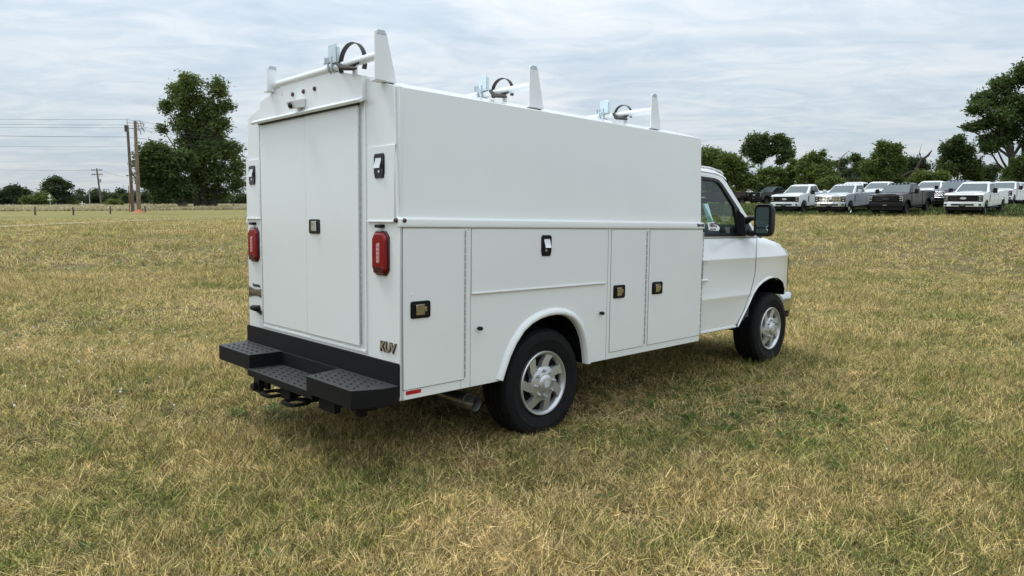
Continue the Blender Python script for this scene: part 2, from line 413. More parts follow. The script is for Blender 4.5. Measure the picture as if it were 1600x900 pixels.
# upper walls + roof as one hollow profile
outer = [(.018, ZL + .01)] + prof_roof + [(1.90, ZL + .01)]
inner = [(1.87, ZL + .01), (1.84, ZT - .02), (1.58, 1.755), (1.22, 1.825), (.70, 1.825), (.34, 1.755), (.075, ZT - .02), (.05, ZL + .01)]
b.prism([(p[0], p[1]) for p in outer + inner], .012, BL - .002, 'x')
# rear wall with the door opening closed by an inner sheet, front wall
b.prism([(0.0, .0), (BW, .0), (BW, ZL), (1.90, ZL + .02)] + list(reversed(prof_roof)) + [(.018, ZL + .02), (0.0, ZL)], -.002, .028, 'x')
b.prism([(0.03, .02), (BW - .03, .02), (BW - .05, ZL), (1.87, ZT - .02), (1.22, 1.82), (.70, 1.82), (.05, ZT - .02), (.05, ZL)], BL - .03, BL - .001, 'x')
b.build('body_shell', 'van_white', bevel=.004)
u = VB(); u.box(.03, BL - .03, .28, BW - .28, .17, .20); u.box(.03, .70, .03, .28, .02, .05); u.box(1.64, BL - .03, .03, .28, .02, .05); u.box(.03, .70, BW - .28, BW - .03, .02, .05); u.box(1.64, BL - .03, BW - .28, BW - .03, .02, .05)
for y0, y1 in ((.031, .285), (BW - .285, BW - .031)):
    n_ = len(ARCH_IN); A2 = [(1.17 + (p[0] - 1.17) * 1.03, p[1] * 1.03) for p in ARCH_IN]
    u.loft([[(p[0], y0, p[1]) for p in A2], [(p[0], y1, p[1]) for p in A2]], False, False)
    yb = y1 if y0 < 1 else y0
    u.add([(p[0], yb, p[1]) for p in A2], [tuple(range(n_))])
u.build('underfloor', 'underbody', smooth=0)

# belt ledge along both flanks and vertical corner strip
for T, nm in ((SIDE, 'belt_rail'), (LEFT, 'belt_rail')):
    b = VB(T); 
    b.loft([[(x, ZL - .002, -.02), (x, ZL - .002, .012), (x, ZL + .010, .014), (x, ZU - .012, .010), (x, ZU, -.022)] for x in (-.006, BL + .004)])
    b.build(nm, 'van_white', bevel=.003)
b = VB(SIDE); b.box(.012, .032, ZU + .002, ZT - .003, -.045, -.018); o = b.build('corner_strip', 'van_white', bevel=.004)
for a0, a1, z0, z1 in ((.432, .434, .0, .054), (1.800, 1.803, .02, ZL - .004), (.503, .506, .003, .56)):
    b = VB(SIDE); b.box(a0, a1, z0, z1, -.002, .0006); b.build('panel_seam', 'seam_grey', smooth=0)

def slab(T, u0, u1, v0, v1, proud=.006, r=.004, name='compartment_door', lip=False, mat='van_white'):
    b = VB(T); b.prism(rrect(u0, u1, v0, v1, r, 2), -.004, proud, 'z') if False else b.add(*_slab(u0, u1, v0, v1, r, proud))
    if lip: b.box(u0, u1, v0 - .006, v0 + .004, -.003, proud + .007)
    o = b.build(name, mat, bevel=.0022)
    g = VB(T); gwid = .0032; g.box(u0 - gwid, u1 + gwid, v0 - gwid, v1 + gwid, -.003, .0011); g.build('door_gap', 'seam_grey', o, smooth=0); 
    return o
def _slab(u0, u1, v0, v1, r, w):
    p = rrect(u0, u1, v0, v1, r, 2); n = len(p)
    return ([(a, c, -.004) for a, c in p] + [(a, c, w) for a, c in p], [tuple(range(n - 1, -1, -1)), tuple(range(n, 2 * n))] + [(i, (i + 1) % n, n + (i + 1) % n, n + i) for i in range(n)])
def plate(mb, pts, w0, w1, m=0, inset=0.0):
    n = len(pts); cu_ = sum(p[0] for p in pts) / n; cv_ = sum(p[1] for p in pts) / n; q = []
    for p in pts:
        dx, dy = cu_ - p[0], cv_ - p[1]; l = math.hypot(dx, dy) or 1; q.append((p[0] + dx / l * inset, p[1] + dy / l * inset))
    mb.add([(a, c, w0) for a, c in pts] + [(a, c, w1) for a, c in q], [tuple(range(n - 1, -1, -1)), tuple(range(n, 2 * n))] + [(i, (i + 1) % n, n + (i + 1) % n, n + i) for i in range(n)], m)
def latch_upright(T, door, cu_, cv_, w=.098, h=.142, base=.006, s=1):
    # tall black bezel, bright paddle in its recess, key barrel below
    b = VB(T); hw, hh = w / 2, h / 2
    pts = [(cu_ - hw * .8, cv_ - hh), (cu_ + hw * .8, cv_ - hh), (cu_ + hw, cv_ - hh * .55), (cu_ + hw, cv_ + hh * .8), (cu_ + hw * .8, cv_ + hh), (cu_ - hw * .8, cv_ + hh), (cu_ - hw, cv_ + hh * .8), (cu_ - hw, cv_ - hh * .55)]
    plate(b, pts, base - .004, base + .008, 0, .006)
    plate(b, rrect(cu_ - hw * .62, cu_ + hw * .62, cv_ - hh * .22, cv_ + hh * .66, .006), base + .006, base + .0092, 1)
    b.add([(cu_ - hw * .56, cv_ + hh * .52, base + .010), (cu_ + hw * .56, cv_ + hh * .52, base + .010), (cu_ + hw * .56, cv_ - hh * .2, base + .024), (cu_ - hw * .56, cv_ - hh * .2, base + .024), (cu_ - hw * .56, cv_ - hh * .22, base + .009), (cu_ + hw * .56, cv_ - hh * .22, base + .009), (cu_ - hw * .5, cv_ + hh * .60, base + .0098), (cu_ + hw * .5, cv_ + hh * .60, base + .0098)],
          [(0, 1, 2, 3), (3, 2, 5, 4), (0, 3, 4), (1, 5, 2), (0, 6, 7, 1)], 2)
    b.lathe([(.0085, base + .006), (.0085, base + .0125), (.0001, base + .0128)], (cu_ - hw * .15, cv_ - hh * .45, 0), 'z', 12, 2)
    return b.build('latch', ['black_gloss', 'black_plastic', 'chrome'], door, .0012)
def latch_flat(T, door, u0, u1, v0, v1, base=.006, flip=False, mat='brass_chrome'):
    b = VB(T); pts = rrect(u0, u1, v0, v1, .014)
    plate(b, pts, base - .004, base + .007, 0, .005)
    w = u1 - u0; h = v1 - v0; k = (lambda a: u1 - a * w) if flip else (lambda a: u0 + a * w)
    plate(b, [(k(.12), v0 + .14 * h), (k(.86), v0 + .14 * h), (k(.86), v0 + .84 * h), (k(.12), v0 + .84 * h)], base + .005, base + .0078, 1)
    b.add([(k(.20), v0 + .22 * h, base + .022), (k(.20), v0 + .80 * h, base + .022), (k(.66), v0 + .80 * h, base + .012), (k(.66), v0 + .22 * h, base + .012),
           (k(.20), v0 + .22 * h, base + .006), (k(.20), v0 + .80 * h, base + .006), (k(.66), v0 + .80 * h, base + .006), (k(.66), v0 + .22 * h, base + .006)],
          [(0, 1, 2, 3), (0, 4, 5, 1), (1, 5, 6, 2), (2, 6, 7, 3), (3, 7, 4, 0)], 2)
    b.box(k(.66) if not flip else k(.76), k(.76) if not flip else k(.66), v0 + .40 * h, v0 + .64 * h, base + .006, base + .014, 2)
    return b.build('latch', ['black_gloss', 'black_plastic', mat], door, .0012)
def hinge(T, door, uc, v0, v1, w=.008, parent_loc=True):
    b = VB(T); n = max(4, int((v1 - v0) / .045)); st = (v1 - v0) / n
    for k in range(n):
        a = v0 + k * st; b.lathe([(.0001, 0), (.0052, 0), (.0052, st - .006), (.0001, st - .006)], (0, 0, 0), 'z', 8, 0) if False else b.add(*_knuckle(uc, a, a + st - .007, w))
    return b.build('hinge', 'hinge_steel', door, 0, 60)
def _knuckle(uc, v0, v1, w, r=.0045, n=6):
    vv = []
    for v in (v0, v1):
        for k in range(n): a = 2 * PI * k / n; vv.append((uc + r * math.cos(a), v, w + r * math.sin(a)))
    return vv, [tuple(range(n)), tuple(range(2 * n - 1, n - 1, -1))] + [(i, n + i, n + (i + 1) % n, (i + 1) % n) for i in range(n)]

# right flank doors
d1 = slab(SIDE, .020, .452, .057, .948); latch_flat(SIDE, d1, .063, .203, .449, .549); hinge(SIDE, d1, .457, .07, .94)
b = VB(SIDE); plate(b, [(.071 + .008 * math.cos(k * PI / 6), .585 + .008 * math.sin(k * PI / 6)) for k in range(12)], .004, .0085); b.build('key_cover', 'rack_white', d1)
d2 = slab(SIDE, .508, 1.775, .566, .946, lip=True); latch_upright(SIDE, d2, 1.145, .840)
d3 = slab(SIDE, 1.838, 2.259, .052, .944); latch_flat(SIDE, d3, 1.862, 2.004, .442, .543); hinge(SIDE, d3, 2.268, .065, .935)
d4 = slab(SIDE, 2.312, 3.066, .052, .944); latch_flat(SIDE, d4, 2.346, 2.490, .442, .543); hinge(SIDE, d4, 3.074, .065, .935)
# the left flank's doors
for a0, a1, z0 in ((.020, .452, .057), (.508, 1.775, .566), (1.838, 2.259, .052), (2.312, 3.066, .052)):
    d = slab(LEFT, a0, a1, z0, .946); latch_flat(LEFT, d, a0 + .04, a0 + .18, z0 + .32, z0 + .42)
# wheel arch flares
for T in (SIDE, LEFT):
    b = VB(T); rings = []; n = len(ARCH_IN)
    for i, p in enumerate(ARCH_IN):
        q0, q1 = ARCH_IN[max(i - 1, 0)], ARCH_IN[min(i + 1, n - 1)]; dx, dz = q1[0] - q0[0], q1[1] - q0[1]; l = math.hypot(dx, dz); nx, nz_ = -dz / l, dx / l
        wd = .05
        ring = [(p[0], p[1], -.03), (p[0] + nx * .002, p[1] + nz_ * .002, .014), (p[0] + nx * .012, p[1] + nz_ * .012, .024), (p[0] + nx * .028, p[1] + nz_ * .028, .022), (p[0] + nx * .042, p[1] + nz_ * .042, .013), (p[0] + nx * wd, p[1] + nz_ * wd, .0), (p[0] + nx * wd, p[1] + nz_ * wd, -.004)]
        ring = [(a, max(c, .001), w) for a, c, w in ring]; rings.append(ring)
    b.loft(rings, False, False); b.build('wheel_arch_flare', 'van_white', smooth=60)
# rubber door stops
for uu, vv_ in ((.567, .352), (1.726, .350)):
    b = VB(); b.lathe([(.0001, .034), (.010, .034), (.0125, .030), (.0125, .012), (.009, .010), (.009, -.002)], (uu, 0, vv_), 'y', 14, 0, -1); b.build('rubber_stop', 'black_plastic', smooth=40)
b = VB(SIDE); plate(b, [(.038, .028), (.140, .028), (.140, .049), (.038, .049)], -.001, .0025); b.build('reflector', 'reflector_red')
# back: header cap, gutter, doors
b = VB()
hc = [(.310, 1.655), (.310, 1.7925), (.680, 1.866), (1.238, 1.866), (1.610, 1.7925), (1.610, 1.655)]
b.prism(hc, -.030, .05, 'x'); b.build('header_cap', 'van_white', bevel=.004)
b = VB(); b.loft([[(-.058, y, 1.650), (-.060, y, 1.656), (-.028, y, 1.676), (-.028, y, 1.654), (-.050, y, 1.640)] for y in (.300, 1.700)]); b.build('drip_gutter', 'rack_white', bevel=.002)
b = VB(); b.box(-.027, -.002, .385, 1.655, 1.640, 1.654); b.build('door_weatherstrip', 'seam_dark', smooth=0)
# door surround channel
b = VB(REAR)
b.box(.318, .334, .228, 1.654, -.001, .010); b.box(.318, 1.69, .224, .238, -.001, .010); b.box(1.676, 1.69, .228, 1.654, -.001, .010); b.box(.346, .354, .24, 1.65, -.001, .004)
b.build('door_frame', 'van_white', bevel=.002)
rd = slab(REAR, .386, 1.005, .258, 1.639, .016, name='rear_door'); hinge(REAR, rd, .378, .27, 1.63, .012)
ld = slab(REAR, 1.012, 1.655, .258, 1.639, .013, name='rear_door'); hinge(REAR, ld, 1.663, .27, 1.63, .010)
b = VB(REAR); plate(b, rrect(.825, .962, .900, .995, .014), .012, .023, 0, .005); plate(b, rrect(.85, .945, .912, .985, .008), .021, .0242, 1)
b.add([(.925, .92, .025), (.925, .98, .025), (.868, .98, .040), (.868, .92, .040), (.860, .92, .025), (.860, .98, .025)], [(0, 1, 2, 3), (3, 2, 5, 4), (0, 3, 4), (1, 5, 2)], 2)
b.build('latch', ['black_gloss', 'black_plastic', 'chrome'], rd, .001)
sr = slab(REAR, .036, .300, .985, 1.396, .010, lip=True); latch_upright(REAR, sr, .174, 1.288, .102, .14, .010)
sl = slab(REAR, 1.668, 1.903, .995, 1.412, .010, lip=True); latch_upright(REAR, sl, 1.796, 1.302, .100, .14, .010)
for y in (1.126, .983, .843):
    b = VB(); b.lathe([(.0001, .012), (.011, .010), (.014, .004), (.0155, -.002)], (-.030, y, 1.784), 'x', 14, 0, -1); b.build('clearance_light', 'red_lens_dark', smooth=50)
b = VB(); b.loft([[(-.031, 1.085, 1.742), (-.031, .955, 1.742), (-.031, .965, 1.690), (-.031, 1.075, 1.690)], [(-.105, 1.075, 1.722), (-.105, .985, 1.722), (-.085, .99, 1.676), (-.085, 1.07, 1.676)]], True, True, 0)
b.lathe([(.0001, .020), (.014, .019), (.018, .010), (.018, 0)], (-.090, 1.030, 1.697), 'x', 14, 1, -1)
b.build('backup_camera', ['van_white', 'black_gloss'], bevel=.003)
for yc in (.167, 1.795):
    b = VB(REAR); u0, u1, v0, v1 = yc - .077, yc + .077, .684, .932
    oct_ = lambda d, cut: [(u0 + d + cut, v0 + d), (u1 - d - cut, v0 + d), (u1 - d, v0 + d + cut), (u1 - d, v1 - d - cut), (u1 - d - cut, v1 - d), (u0 + d + cut, v1 - d), (u0 + d, v1 - d - cut), (u0 + d, v0 + d + cut)]
    plate(b, oct_(0, .03), -.002, .014, 1); plate(b, oct_(.006, .03), .014, .028, 0, .012)
    o = b.build('tail_light', ['red_lens', 'red_lens_dark'], bevel=.005)
    b = VB(REAR); plate(b, rrect(yc - .017, yc + .017, .750, .868, .012), .024, .0315, 0, .004); b.build('reversing_lens', 'clear_lens', o)
    b = VB(REAR); plate(b, rrect(yc - .048, yc + .048, .697, .733, .008), .025, .0305, 0, .003); b.build('lower_lens', 'red_lens_dark', o)
    b = VB(REAR)
    for k in range(5): plate(b, rrect(yc - .012, yc + .012, .757 + k * .022, .770 + k * .022, .004), .031, .0325)
    b.build('lamp_cell', 'lamp_pink', o)
    b = VB(REAR); b.lathe([(.0001, .036), (.010, .036), (.013, .030), (.013, -.002)], (0, 0, 0), 'z', 10) if False else plate(b, rrect(yc - .03, yc + .03, .948, .968, .008), -.002, .034, 0, .003); b.build('rubber_stop', 'black_plastic', bevel=.002)
for T, uu in ((REAR, .020), (SIDE, .023)):
    b = VB(T); plate(b, [(uu + .0135 * math.cos(k * PI / 8), .990 + .0135 * math.sin(k * PI / 8)) for k in range(16)], .008, .020, 0, .004); b.build('marker_light', 'red_lens_dark', smooth=50)
# lettering on the back
MR = Matrix(((0, 0, -1, 0), (-1, 0, 0, 0), (0, 1, 0, 0), (0, 0, 0, 1)))       # text x -> -y, text y -> z, text z -> -x
b = VB(REAR); plate(b, [(.194, .253), (.034, .255), (.030, .316), (.192, .314)], -.001, .0012); kb = b.build('badge', 'van_white')
kb['label'] = 'raised gold KUV lettering'
vtext('KUV', .072, 'badge_dark', Matrix.Translation((-.005, .112, .284)) @ MR @ Matrix.Diagonal((1.06, 1, 1, 1)), kb, 'letter_outline', .0048, .003, .1)
vtext('KUV', .072, 'gold', Matrix.Translation((-.009, .112, .284)) @ MR @ Matrix.Diagonal((1.06, 1, 1, 1)), kb, 'letters', .0008, .002, .1)
bow = []
for k in range(13): t = k / 12; bow.append((1.912 - t * .252, .499 - .014 * math.sin(PI * t) + 0))
for k in range(13): t = k / 12; bow.append((1.660 + t * .252, .418 + .016 * math.sin(PI * t)))
b = VB(REAR); plate(b, bow, -.002, .006, 0, .003); o = b.build('badge', 'badge_dark', bevel=.0015); o['label'] = 'dark bow-tie maker badge with gold lettering'
b = VB(REAR); plate(b, [(u_ + (.006 if u_ < 1.78 else -.006), v_ * .16 + .385) if False else (1.786 + (u_ - 1.786) * .95, .4585 + (v_ - .4585) * .80) for u_, v_ in bow], .0045, .0066); b.build('badge_rim', 'gold', o)
b = VB(REAR); plate(b, [(1.786 + (u_ - 1.786) * .93, .4585 + (v_ - .4585) * .70) for u_, v_ in bow], .006, .0085); b.build('badge_field', 'badge_dark', o)
vtext('KNAPHEIDE', .042, 'gold', Matrix.Translation((-.0095, 1.786, .459)) @ MR @ Matrix.Diagonal((.90, 1.05, 1, 1)), o, 'letters', -.0004, .001)
b = VB(REAR)
plate(b, [(1.842, .503), (1.842, .528), (1.825, .516), (1.735, .516), (1.722, .512), (1.722, .499), (1.735, .503)], -.001, .005)
for k in range(6): plate(b, [(1.825 - k * .016, .504), (1.815 - k * .016, .504), (1.815 - k * .016, .519 + .004 * (k % 2)), (1.825 - k * .016, .519 + .004 * (k % 2))], .0045, .007)
b.build('dealer_badge', 'alloy_dark')
b = VB(); b.tube([(-.001, 1.740, .350), (-.026, 1.750, .350), (-.032, 1.785, .352), (-.032, 1.808, .350)], [.023, .023, .021, .016], 12)
b.box(-.018, -.001, 1.69, 1.76, .318, .334); b.lathe([(.010, .004), (.020, .004), (.020, 0), (.010, 0)], (-.018, 1.692, .326), 'x', 12, 0, -1)
b.build('trailer_socket', 'black_plastic', bevel=.002)
b = VB(SIDE); plate(b, [(2.962, .968), (3.0, .974), (3.03, .974), (3.066, .968), (3.066, .998), (3.03, .992), (3.0, .992), (2.962, .998)], .008, .016, 0, .002); b.build('flank_badge', 'alloy_dark', bevel=.001)

# step bumper
b = VB(); kp = rrect(-.004, 1.936, .02, .209, .012, 3); b.prism(kp, -.014, -.0025, 'x'); b.build('kick_plate', 'black_coat', bevel=.002)
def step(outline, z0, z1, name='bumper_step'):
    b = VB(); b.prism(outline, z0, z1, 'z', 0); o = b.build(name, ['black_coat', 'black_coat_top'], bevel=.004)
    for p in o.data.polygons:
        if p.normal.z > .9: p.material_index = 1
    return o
def holes(o, pts, z):
    b = VB(); rr = random.Random(len(pts))
    for x, y in pts:
        n = 7; r = .0085
        ring = [(x + r * math.cos(2 * PI * k / n), y + r * 1.3 * math.sin(2 * PI * k / n)) for k in range(n)]
        b.add([(a, c, z - .001) for a, c in ring] + [(x + (a - x) * .6, y + (c - y) * .6, z + .006) for a, c in ring] + [(x, y, z + .002)], [(i, (i + 1) % n, n + (i + 1) % n, n + i) for i in range(n)] + [(n + i, n + (i + 1) % n, 2 * n) for i in range(n)])
    h = b.build('tread_studs', 'black_plastic', o, smooth=0); h['kind'] = 'stuff'
oR = [(-.030, -.010), (-.110, -.008), (-.270, .060), (-.275, .535), (-.030, .610)]
oR = [(-.016, -.010), (-.120, -.008), (-.272, .058), (-.272, .548), (-.016, .612)]
oL = [(-.016, 1.930), (-.030, 1.930), (-.252, 1.868), (-.252, 1.362), (-.016, 1.350)]
s1 = step(oR, -.012, .091); s2 = step(oL, -.010, .093)
s3 = step([(-.016, .500), (-.262, .500), (-.262, 1.375), (-.016, 1.375)], -.045, .002)
b = VB(); b.box(-.030, -.016, .612, 1.350, .003, .0915); b.build('bumper_riser', 'black_coat', bevel=.002)
def grid(x0, x1, y0, y1, nx, ny):
    out = []
    for i in range(nx):
        for j in range(ny):
            y = y0 + (y1 - y0) * (j + (.5 if i % 2 else 0)) / ny; out.append((x0 + (x1 - x0) * i / (nx - 1), y))
    return out
holes(s1, [p for p in grid(-.235, -.06, .09, .57, 5, 7) if p[1] < .585 + p[0] * .15 and p[1] > .06], .091); holes(s2, grid(-.22, -.06, 1.40, 1.84, 4, 6), .093); holes(s3, grid(-.235, -.06, .60, 1.34, 5, 9), .002)
b = VB(); b.box(-.16, .30, .93, 1.00, -.13, -.05); b.box(-.05, .05, .30, 1.55, -.115, -.05); b.box(-.03, .02, .36, .42, -.16, -.045); b.box(-.03, .02, 1.45, 1.52, -.14, -.045); b.box(-.20, -.14, .90, 1.03, -.14, -.046)
b.build('hitch_receiver', 'black_coat', bevel=.004)
for yc in (.82, 1.12):
    b = VB(); rings = []
    for k in range(20):
        a = 2 * PI * k / 20; cx_, cy_ = -.20 + .075 * math.copysign(abs(math.cos(a)) ** .6, math.cos(a)), yc + .085 * math.copysign(abs(math.sin(a)) ** .6, math.sin(a)); ix, iy = -.20 + (cx_ + .20) * .62, yc + (cy_ - yc) * .70
        rings.append([(cx_, cy_, -.138), (ix, iy, -.138), (ix, iy, -.122), (cx_, cy_, -.122)])
    b.loft(rings + [rings[0]], True, False); b.box(-.14, -.06, yc - .05, yc + .05, -.137, -.123); b.build('chain_loop', 'black_coat')
b = VB(); b.box(-.235, -.20, 1.26, 1.34, -.150, -.046); b.box(-.20, -.05, 1.24, 1.33, -.10, -.046); b.box(-.205, -.18, 1.20, 1.26, -.12, -.05); b.lathe([(.0001, .03), (.026, .03), (.026, 0)], (-.235, 1.30, -.11), 'x', 12, 0, -1); b.build('wiring_bracket', 'black_plastic', bevel=.003)
b = VB(); b.box(-.21, -.17, .34, .52, -.105, -.010); b.box(-.17, .05, .44, .48, -.105, -.05); b.build('bumper_bracket', 'black_coat', bevel=.003)

# ladder rack: three crossbars
for k, xr in enumerate((-.02, 1.145, 2.495)):
    b = VB(); b.tube([(xr, .115, 1.876), (xr, 1.40, 1.876)], .024, 16); bar = b.build('ladder_rack_bar', 'rack_white', smooth=50)
    for yf, zf in ((.40, 1.80), (1.28, 1.80)): b = VB(); b.tube([(xr, yf, 1.856), (xr, yf, zf)], .016, 8); b.build('rack_foot', 'rack_white', bar)
    for y, zb in ((.115, 1.738), (1.395, 1.835)):
        o_ = [(xr - .055, zb), (xr + .080, zb - .004), (xr + .018, 1.985), (xr + .006, 2.0), (xr - .035, 2.0), (xr - .055, 1.985)]
        b = VB(); b.prism(o_, y - .004, y + .004, 'y'); b.box(xr - .055, xr + .08, y, y + .05, zb - .006, zb + .002)
        b.prism([(xr - .045, 1.975), (xr + .012, 1.975), (xr + .004, 1.998), (xr - .034, 1.998)], y - .006, y - .0045, 'y', 1)
        b.build('end_plate', ['rack_white', 'galv'], bar, bevel=.002)
    b = VB(); y0, y1 = .555, .645
    b.box(xr - .030, xr - .024, y0, y1, 1.897, 2.004); b.box(xr - .030, xr - .004, y0, y0 + .005, 1.90, 1.985); b.box(xr - .03, xr + .02, y0, y1, 1.902, 1.907)
    b.build('ladder_stop', 'galv_blue', bar, bevel=.0015)
    b = VB()
    for yy in (.645, .605):
        b.tube([(xr + .03, yy, 1.915)] + [(xr + .03 * math.cos(a), yy, 1.876 - .03 * math.sin(a)) for a in np.linspace(0, PI, 8)] + [(xr - .03, yy, 1.935)], .006, 6)
    b.tube([(xr - .03, .625, 1.905), (xr - .03, .69, 1.905)], .006, 6); b.tube([(xr - .032, .67, 1.90), (xr - .032, .67, 1.935)], .009, 6)
    b.build('clamp_bolt', 'galv', bar)
    # loose buckle strap standing up in a loop
    b = VB(); rings = []; rad = (.112, .080)[1] if k else .112; rad = (.112, .088, .075)[k]; yc, zc = .425, 1.876
    for a in np.linspace(R(-25), R(205), 26):
        c_, s_ = math.cos(a), math.sin(a); xo = xr - .012 * math.cos(a * .9)
        rings.append([(xo - .014, yc + c_ * rad, zc + s_ * rad), (xo + .014, yc + c_ * rad, zc + s_ * rad), (xo + .014, yc + c_ * (rad - .004), zc + s_ * (rad - .004)), (xo - .014, yc + c_ * (rad - .004), zc + s_ * (rad - .004))])
    b.loft(rings); zt_ = zc + .02
    b.tube([(xr - .035, yc + rad, zc + .01), (xr - .045, yc + .03, zc - .030), (xr - .045, yc - .06, zc - .045), (xr - .05, yc - rad * 1.05, zc - .055)], [.010, .016, .014, .006], 6)
    b.tube([(xr - .03, yc - .02, zc - .028), (xr - .03, yc - rad, zc - .02)], [.012, .006], 6)
    b.build('buckle_strap', 'strap', bar, smooth=50)

# wheels
def make_wheel(x, z, side):        # side: +1 right flank (outer face towards -y)
    yo = .055 if x < 3 else .150
    yo = yo if side > 0 else BW - yo
    s = -1 if side > 0 else 1
    w = VB(); w.box(-.01, .01, -.01, .01, -.01, .01)
    hub = VB(); c = (x, yo, z)
    hub.lathe([(.05, -.20), (.17, -.19), (.175, -.05), (.05, -.05)], c, 'y', 24, 0, s)
    root = hub.build('wheel', 'alloy_dark')
    t = VB(); Rr = .366
    prof = [(.205, -.20), (.235, -.222), (.30, -.235), (.345, -.222), (.360, -.205), (Rr, -.185)]
    for g in (-.150, -.105, -.060):
        prof += [(Rr, g - .006), (Rr - .009, g - .004), (Rr - .009, g + .004), (Rr, g + .006)]
    prof += [(Rr, -.022), (.361, -.008), (.350, .006), (.330, .014), (.300, .017), (.297, .0195), (.292, .017), (.255, .012), (.232, .004), (.222, -.004), (.205, -.02)]
    t.lathe(prof, c, 'y', 72, 0, s)
    for k in range(72):            # shoulder lugs
        a = 2 * PI * (k + .5) / 72; da = .017
        q = []
        for aa in (a - da, a + da):
            for r_, o_ in ((Rr + .003, -.050), (Rr + .003, -.018), (.353, .009), (.345, -.02)):
                q.append((c[0] + r_ * math.cos(aa), c[1] + o_ * s, c[2] + r_ * math.sin(aa)))
        t.add(q, [(0, 1, 5, 4), (1, 2, 6, 5), (0, 3, 2, 1), (4, 5, 6, 7)])
    t.build('tyre', 'rubber', root, smooth=28)
    r = VB()
    r.lathe([(.218, -.006), (.219, .010), (.214, .016), (.205, .014), (.196, .002), (.188, -.012), (.186, -.04)], c, 'y', 56, 0, s)
    r.lathe([(.0001, .040), (.03, .0395), (.052, .036), (.062, .028), (.064, .020)], c, 'y', 32, 0, s)
    r.lathe([(.064, .020), (.072, .017), (.105, .012), (.118, .004), (.121, -.02)], c, 'y', 40, 0, s)
    ns = 7
    for k in range(ns):            # swept spokes
        a0 = 2 * PI * k / ns + .2
        def P(rr_, aa, o_): return (c[0] + rr_ * math.cos(aa), c[1] + o_ * s, c[2] - rr_ * math.sin(aa) * (1 if side > 0 else -1))
        tw = .30
        top = [P(.100, a0 - .40, .010), P(.100, a0 + .36, .010), P(.150, a0 + .22 + tw * .6, .004), P(.197, a0 + .20 + tw, .004), P(.197, a0 - .13 + tw, .004), P(.150, a0 - .20 + tw * .6, .002)]
        bot = [(p[0], p[1] - .035 * s, p[2]) for p in top]
        r.add(top + bot, [(0, 1, 2, 3, 4, 5)] + [(i, 6 + i, 6 + (i + 1) % 6, (i + 1) % 6) for i in range(6)])
    for k in range(8):
        a = 2 * PI * k / 8 + .1; cc = (c[0] + .088 * math.cos(a), c[1], c[2] + .088 * math.sin(a))
        r.lathe([(.0001, .036), (.008, .034), (.0115, .026), (.0115, .008)], cc, 'y', 8, 0, s)
    rim = r.build('wheel_cover', 'alloy', root, bevel=0, smooth=40)
    d = VB(); d.lathe([(.0001, -.030), (.19, -.030)], c, 'y', 32, 0, s); d.build('brake_drum', 'underbody', root)
    e = VB(); e.lathe([(.0001, .0412), (.026, .0405), (.028, .0385)], c, 'y', 24, 0, s); o = e.build('hub_emblem', 'head_lamp', root)
    return root
make_wheel(1.200, -.088, 1); make_wheel(4.690, -.064, 1); make_wheel(1.200, -.088, -1); make_wheel(4.690, -.064, -1)
# chassis, axles, exhaust
b = VB(); b.box(.06, 4.9, .55, .63, -.08, .12); b.box(.06, 4.9, BW - .63, BW - .55, -.08, .12)
for x in (.3, 1.9, 2.9): b.box(x, x + .08, .63, BW - .63, -.04, .08)
b.build('chassis_rail', 'underbody', bevel=.005)
b = VB(); b.tube([(1.2, .25, -.088), (1.2, .80, -.088)], .05, 10); b.tube([(1.2, 1.10, -.088), (1.2, 1.67, -.088)], .05, 10); b.lathe([(.02, -.13), (.10, -.11), (.16, 0), (.10, .11), (.02, .13)], (1.2, .96, -.088), 'x', 20)
b.build('rear_axle', 'underbody')
b = VB(); b.box(4.60, 4.76, .30, BW - .30, -.12, -.02); b.box(3.1, 4.8, .6, 1.3, -.10, .10); b.build('front_axle', 'underbody', bevel=.01)
b = VB(); b.box(1.75, 2.75, .62, 1.3, -.14, .12); b.build('fuel_tank', 'underbody', bevel=.04)
ex = [(2.4, .48, -.02), (1.75, .46, -.02), (1.0, .48, -.05), (.62, .42, -.08), (.54, .30, -.10), (.575, .10, -.118), (.590, .035, -.126)]
b = VB(); b.tube(ex, [.04, .04, .04, .042, .044, .045, .045], 18, 0, False); b.tube([(.590, .035, -.126), (.589, .040, -.1255), (.575, .10, -.118), (.56, .2, -.11)], [.0452, .040, .040, .040], 18, 1, False); b.tube([(.571, .12, -.116), (.574, .105, -.117)], .049, 18)
b.build('exhaust_pipe', ['steel_pipe', 'seam_dark'], smooth=60)

# ------------------------------------------------------------------ cab
def cab_ring(x, pts):
    r = [(x, y, z) for y, z in pts]; return r + [(x, BW - y, z) for y, z in reversed(pts)]
def sect(x, ys, zsh, ztop, zb=.03, ysh=None, front=0.0):
    k = ys; sh = ysh if ysh is not None else k + .045
    return cab_ring(x, [(k + .06, zb), (k + .020, zb + .035), (k + .009, .20), (k + .002, .322), (k - .002, .332), (k - .002, .342), (k + .001, .352), (k - .001, .53), (k - .001, .672), (k - .004, .680), (k - .004, .686), (k + .001, .694), (sh * .22 + (k + .004) * .78, zsh * .6 + .69 * .4), (sh - .006, zsh - .016), (sh + .03, zsh + .006), (sh + .25, ztop), (.93, ztop + .02)])
NX = lambda x: x if x < 4.55 else 4.55 + (x - 4.55) * 1.24
rings = [sect(2.98, .055, .880, .895), sect(3.5, .055, .880, .895), sect(4.0, .055, .880, .90), sect(4.14, .055, .880, .905), sect(4.32, .058, .872, .925), sect(4.55, .070, .845, .910), sect(NX(4.78), .105, .808, .880), sect(NX(4.95), .155, .768, .835, ysh=.225), sect(NX(5.06), .215, .725, .780, ysh=.295), sect(NX(5.12), .30, .690, .735, ysh=.38), sect(NX(5.15), .42, .680, .70, ysh=.50)]
